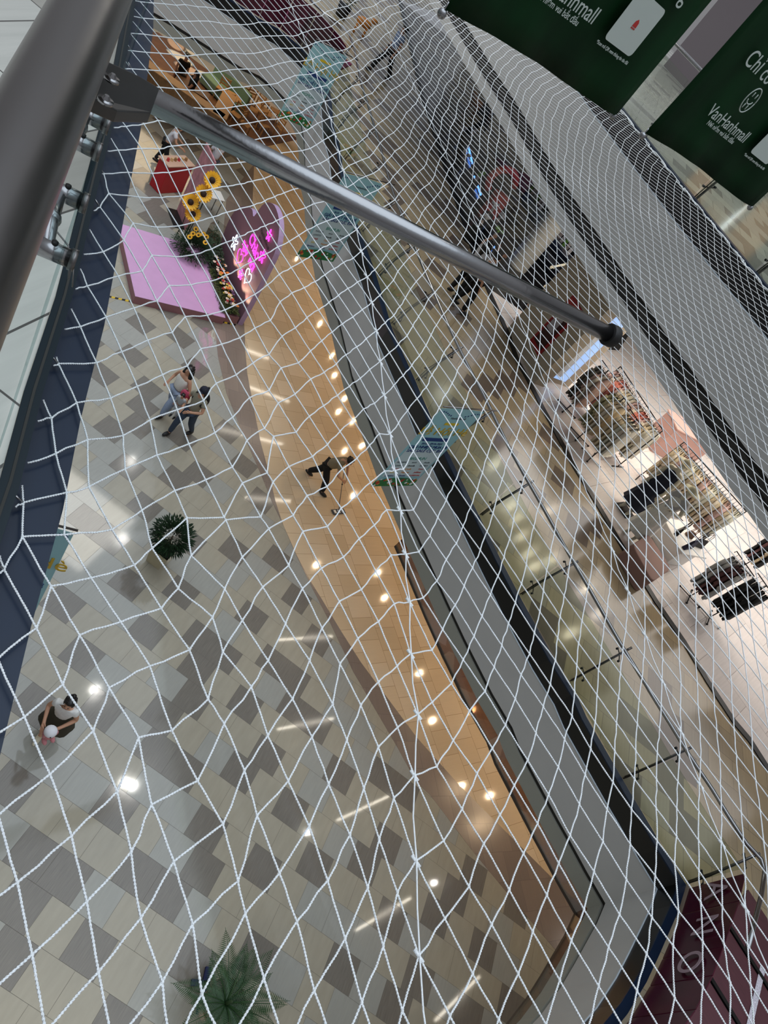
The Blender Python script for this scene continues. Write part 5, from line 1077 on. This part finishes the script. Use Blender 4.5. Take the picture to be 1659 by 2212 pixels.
# dark red hoarding at the upper-left first floor
a=Vector(C1[1]);b=Vector(C1[5])
path=[p for p in offset(C1[1:7],-.06)]
for i in range(len(path)-1):
    a=Vector(path[i]);b=Vector(path[i+1]); d=(b-a).normalized()*.01
    o=child(band([tuple(a+d),tuple(b-d)],5.57,6.6,thick=.012).build('glass_panel',M['maroon']),rt); o['label']='dark red film covered glass panel'
t=thing('carpet','wine-red booth floor cloth behind the red panels at the top','booth cloth',(-8.9,24.5,F),.1); MB().box((0,.2,.01),(3.2,1.6,.02)).build('cloth',pm('magenta_cloth',(104,22,62),.7,noise=.5,nscale=3),t)
# second-floor things behind the green banners
R3=offset(C2s,-.45)
t=thing('glass_balustrade','second-floor glass balustrade with steel handrail behind the green banners','balustrade',(R3[20][0],R3[20][1],11.08)); MB().tube(loc(t,[(x,y,12.18) for x,y in R3]),.03,12).build('rail',M['steel'],t,True)
pp=resample([p for p in offset(C2s,-.06) if p[0]>-3],1.7)
for i in range(len(pp)-1):
    post_at(pp[i],pp[i+1],t,z=11.08)
    a=Vector(pp[i]);c=Vector(pp[i+1]);d=(c-a).normalized()*.012
    child(band([tuple(a+d),tuple(c-d)],11.09,12.0,thick=.012).build('glass_panel',M['glass']),t)
st('wall_second',MB().box((6.5,24.5,12.9),(16,.2,3.6),rz=-.75),mat('mauve_grey_wall',(112,104,108),.7))
t=thing('display_cabinet','lit shop display cabinet with warm shelves between the two green banners','cabinet',(4.6,23.6,11.08),-.75)
MB().box((0,0,1.5),(3.6,.5,2.8)).build('frame',M['black'],t)
for i in range(3): MB().box((-1.15+1.15*i,-.27,1.5),(1.0,.03,2.5)).build('lit_shelf',mat('warm_shelf_%s'%'abc'[i],(150,110,76),.4,emit=(200,140,80),es=.35,noise=.6,nscale=6),t)
MB().box((.4,-.32,1.5),(.06,.03,1.6)).build('lamp_tube',mat('white_tube',(230,240,255),.4,emit=(225,238,255),es=5),t)
t=thing('planter_basket','dark woven round planter on the second floor between the green banners','planter',(3.3,18.6,11.08)); MB().tube([(0,0,0),(0,0,.3),(0,0,.6)],[.35,.48,.42],20).build('basket',pm('dark_wicker',(44,44,46),.8,noise=.5,nscale=40),t,True)
# ---------------------------------------------------------------- atrium ceiling lamps (seen only as reflections)
tm=mat('tube_light',(255,248,235),.4,emit=(255,244,225),es=22)
for i,(a,b) in enumerate(TUBE):
    o=MB().box((0,0,0),(math.hypot(b[0]-a[0],b[1]-a[1]),.055,.03)).build('ceiling_tube_light',tm); o.location=((a[0]+b[0])/2,(a[1]+b[1])/2,4.25); o.rotation_euler=(0,0,math.atan2(b[1]-a[1],b[0]-a[0])); tag(o,'white tube light under the first-floor walkway, %s by its floor reflection'%words[i],'ceiling light','tube lights under the first floor')

# lettering becomes plain meshes
bpy.context.view_layer.update(); dg=bpy.context.evaluated_depsgraph_get()
for o in [o for o in bpy.data.objects if o.type=='FONT']:
    me=bpy.data.meshes.new_from_object(o.evaluated_get(dg)); n=o.name; o.name='old'; q=bpy.data.objects.new(n,me); COL.objects.link(q); q.parent=o.parent; q.matrix_local=o.matrix_local.copy()
    bpy.data.objects.remove(o)
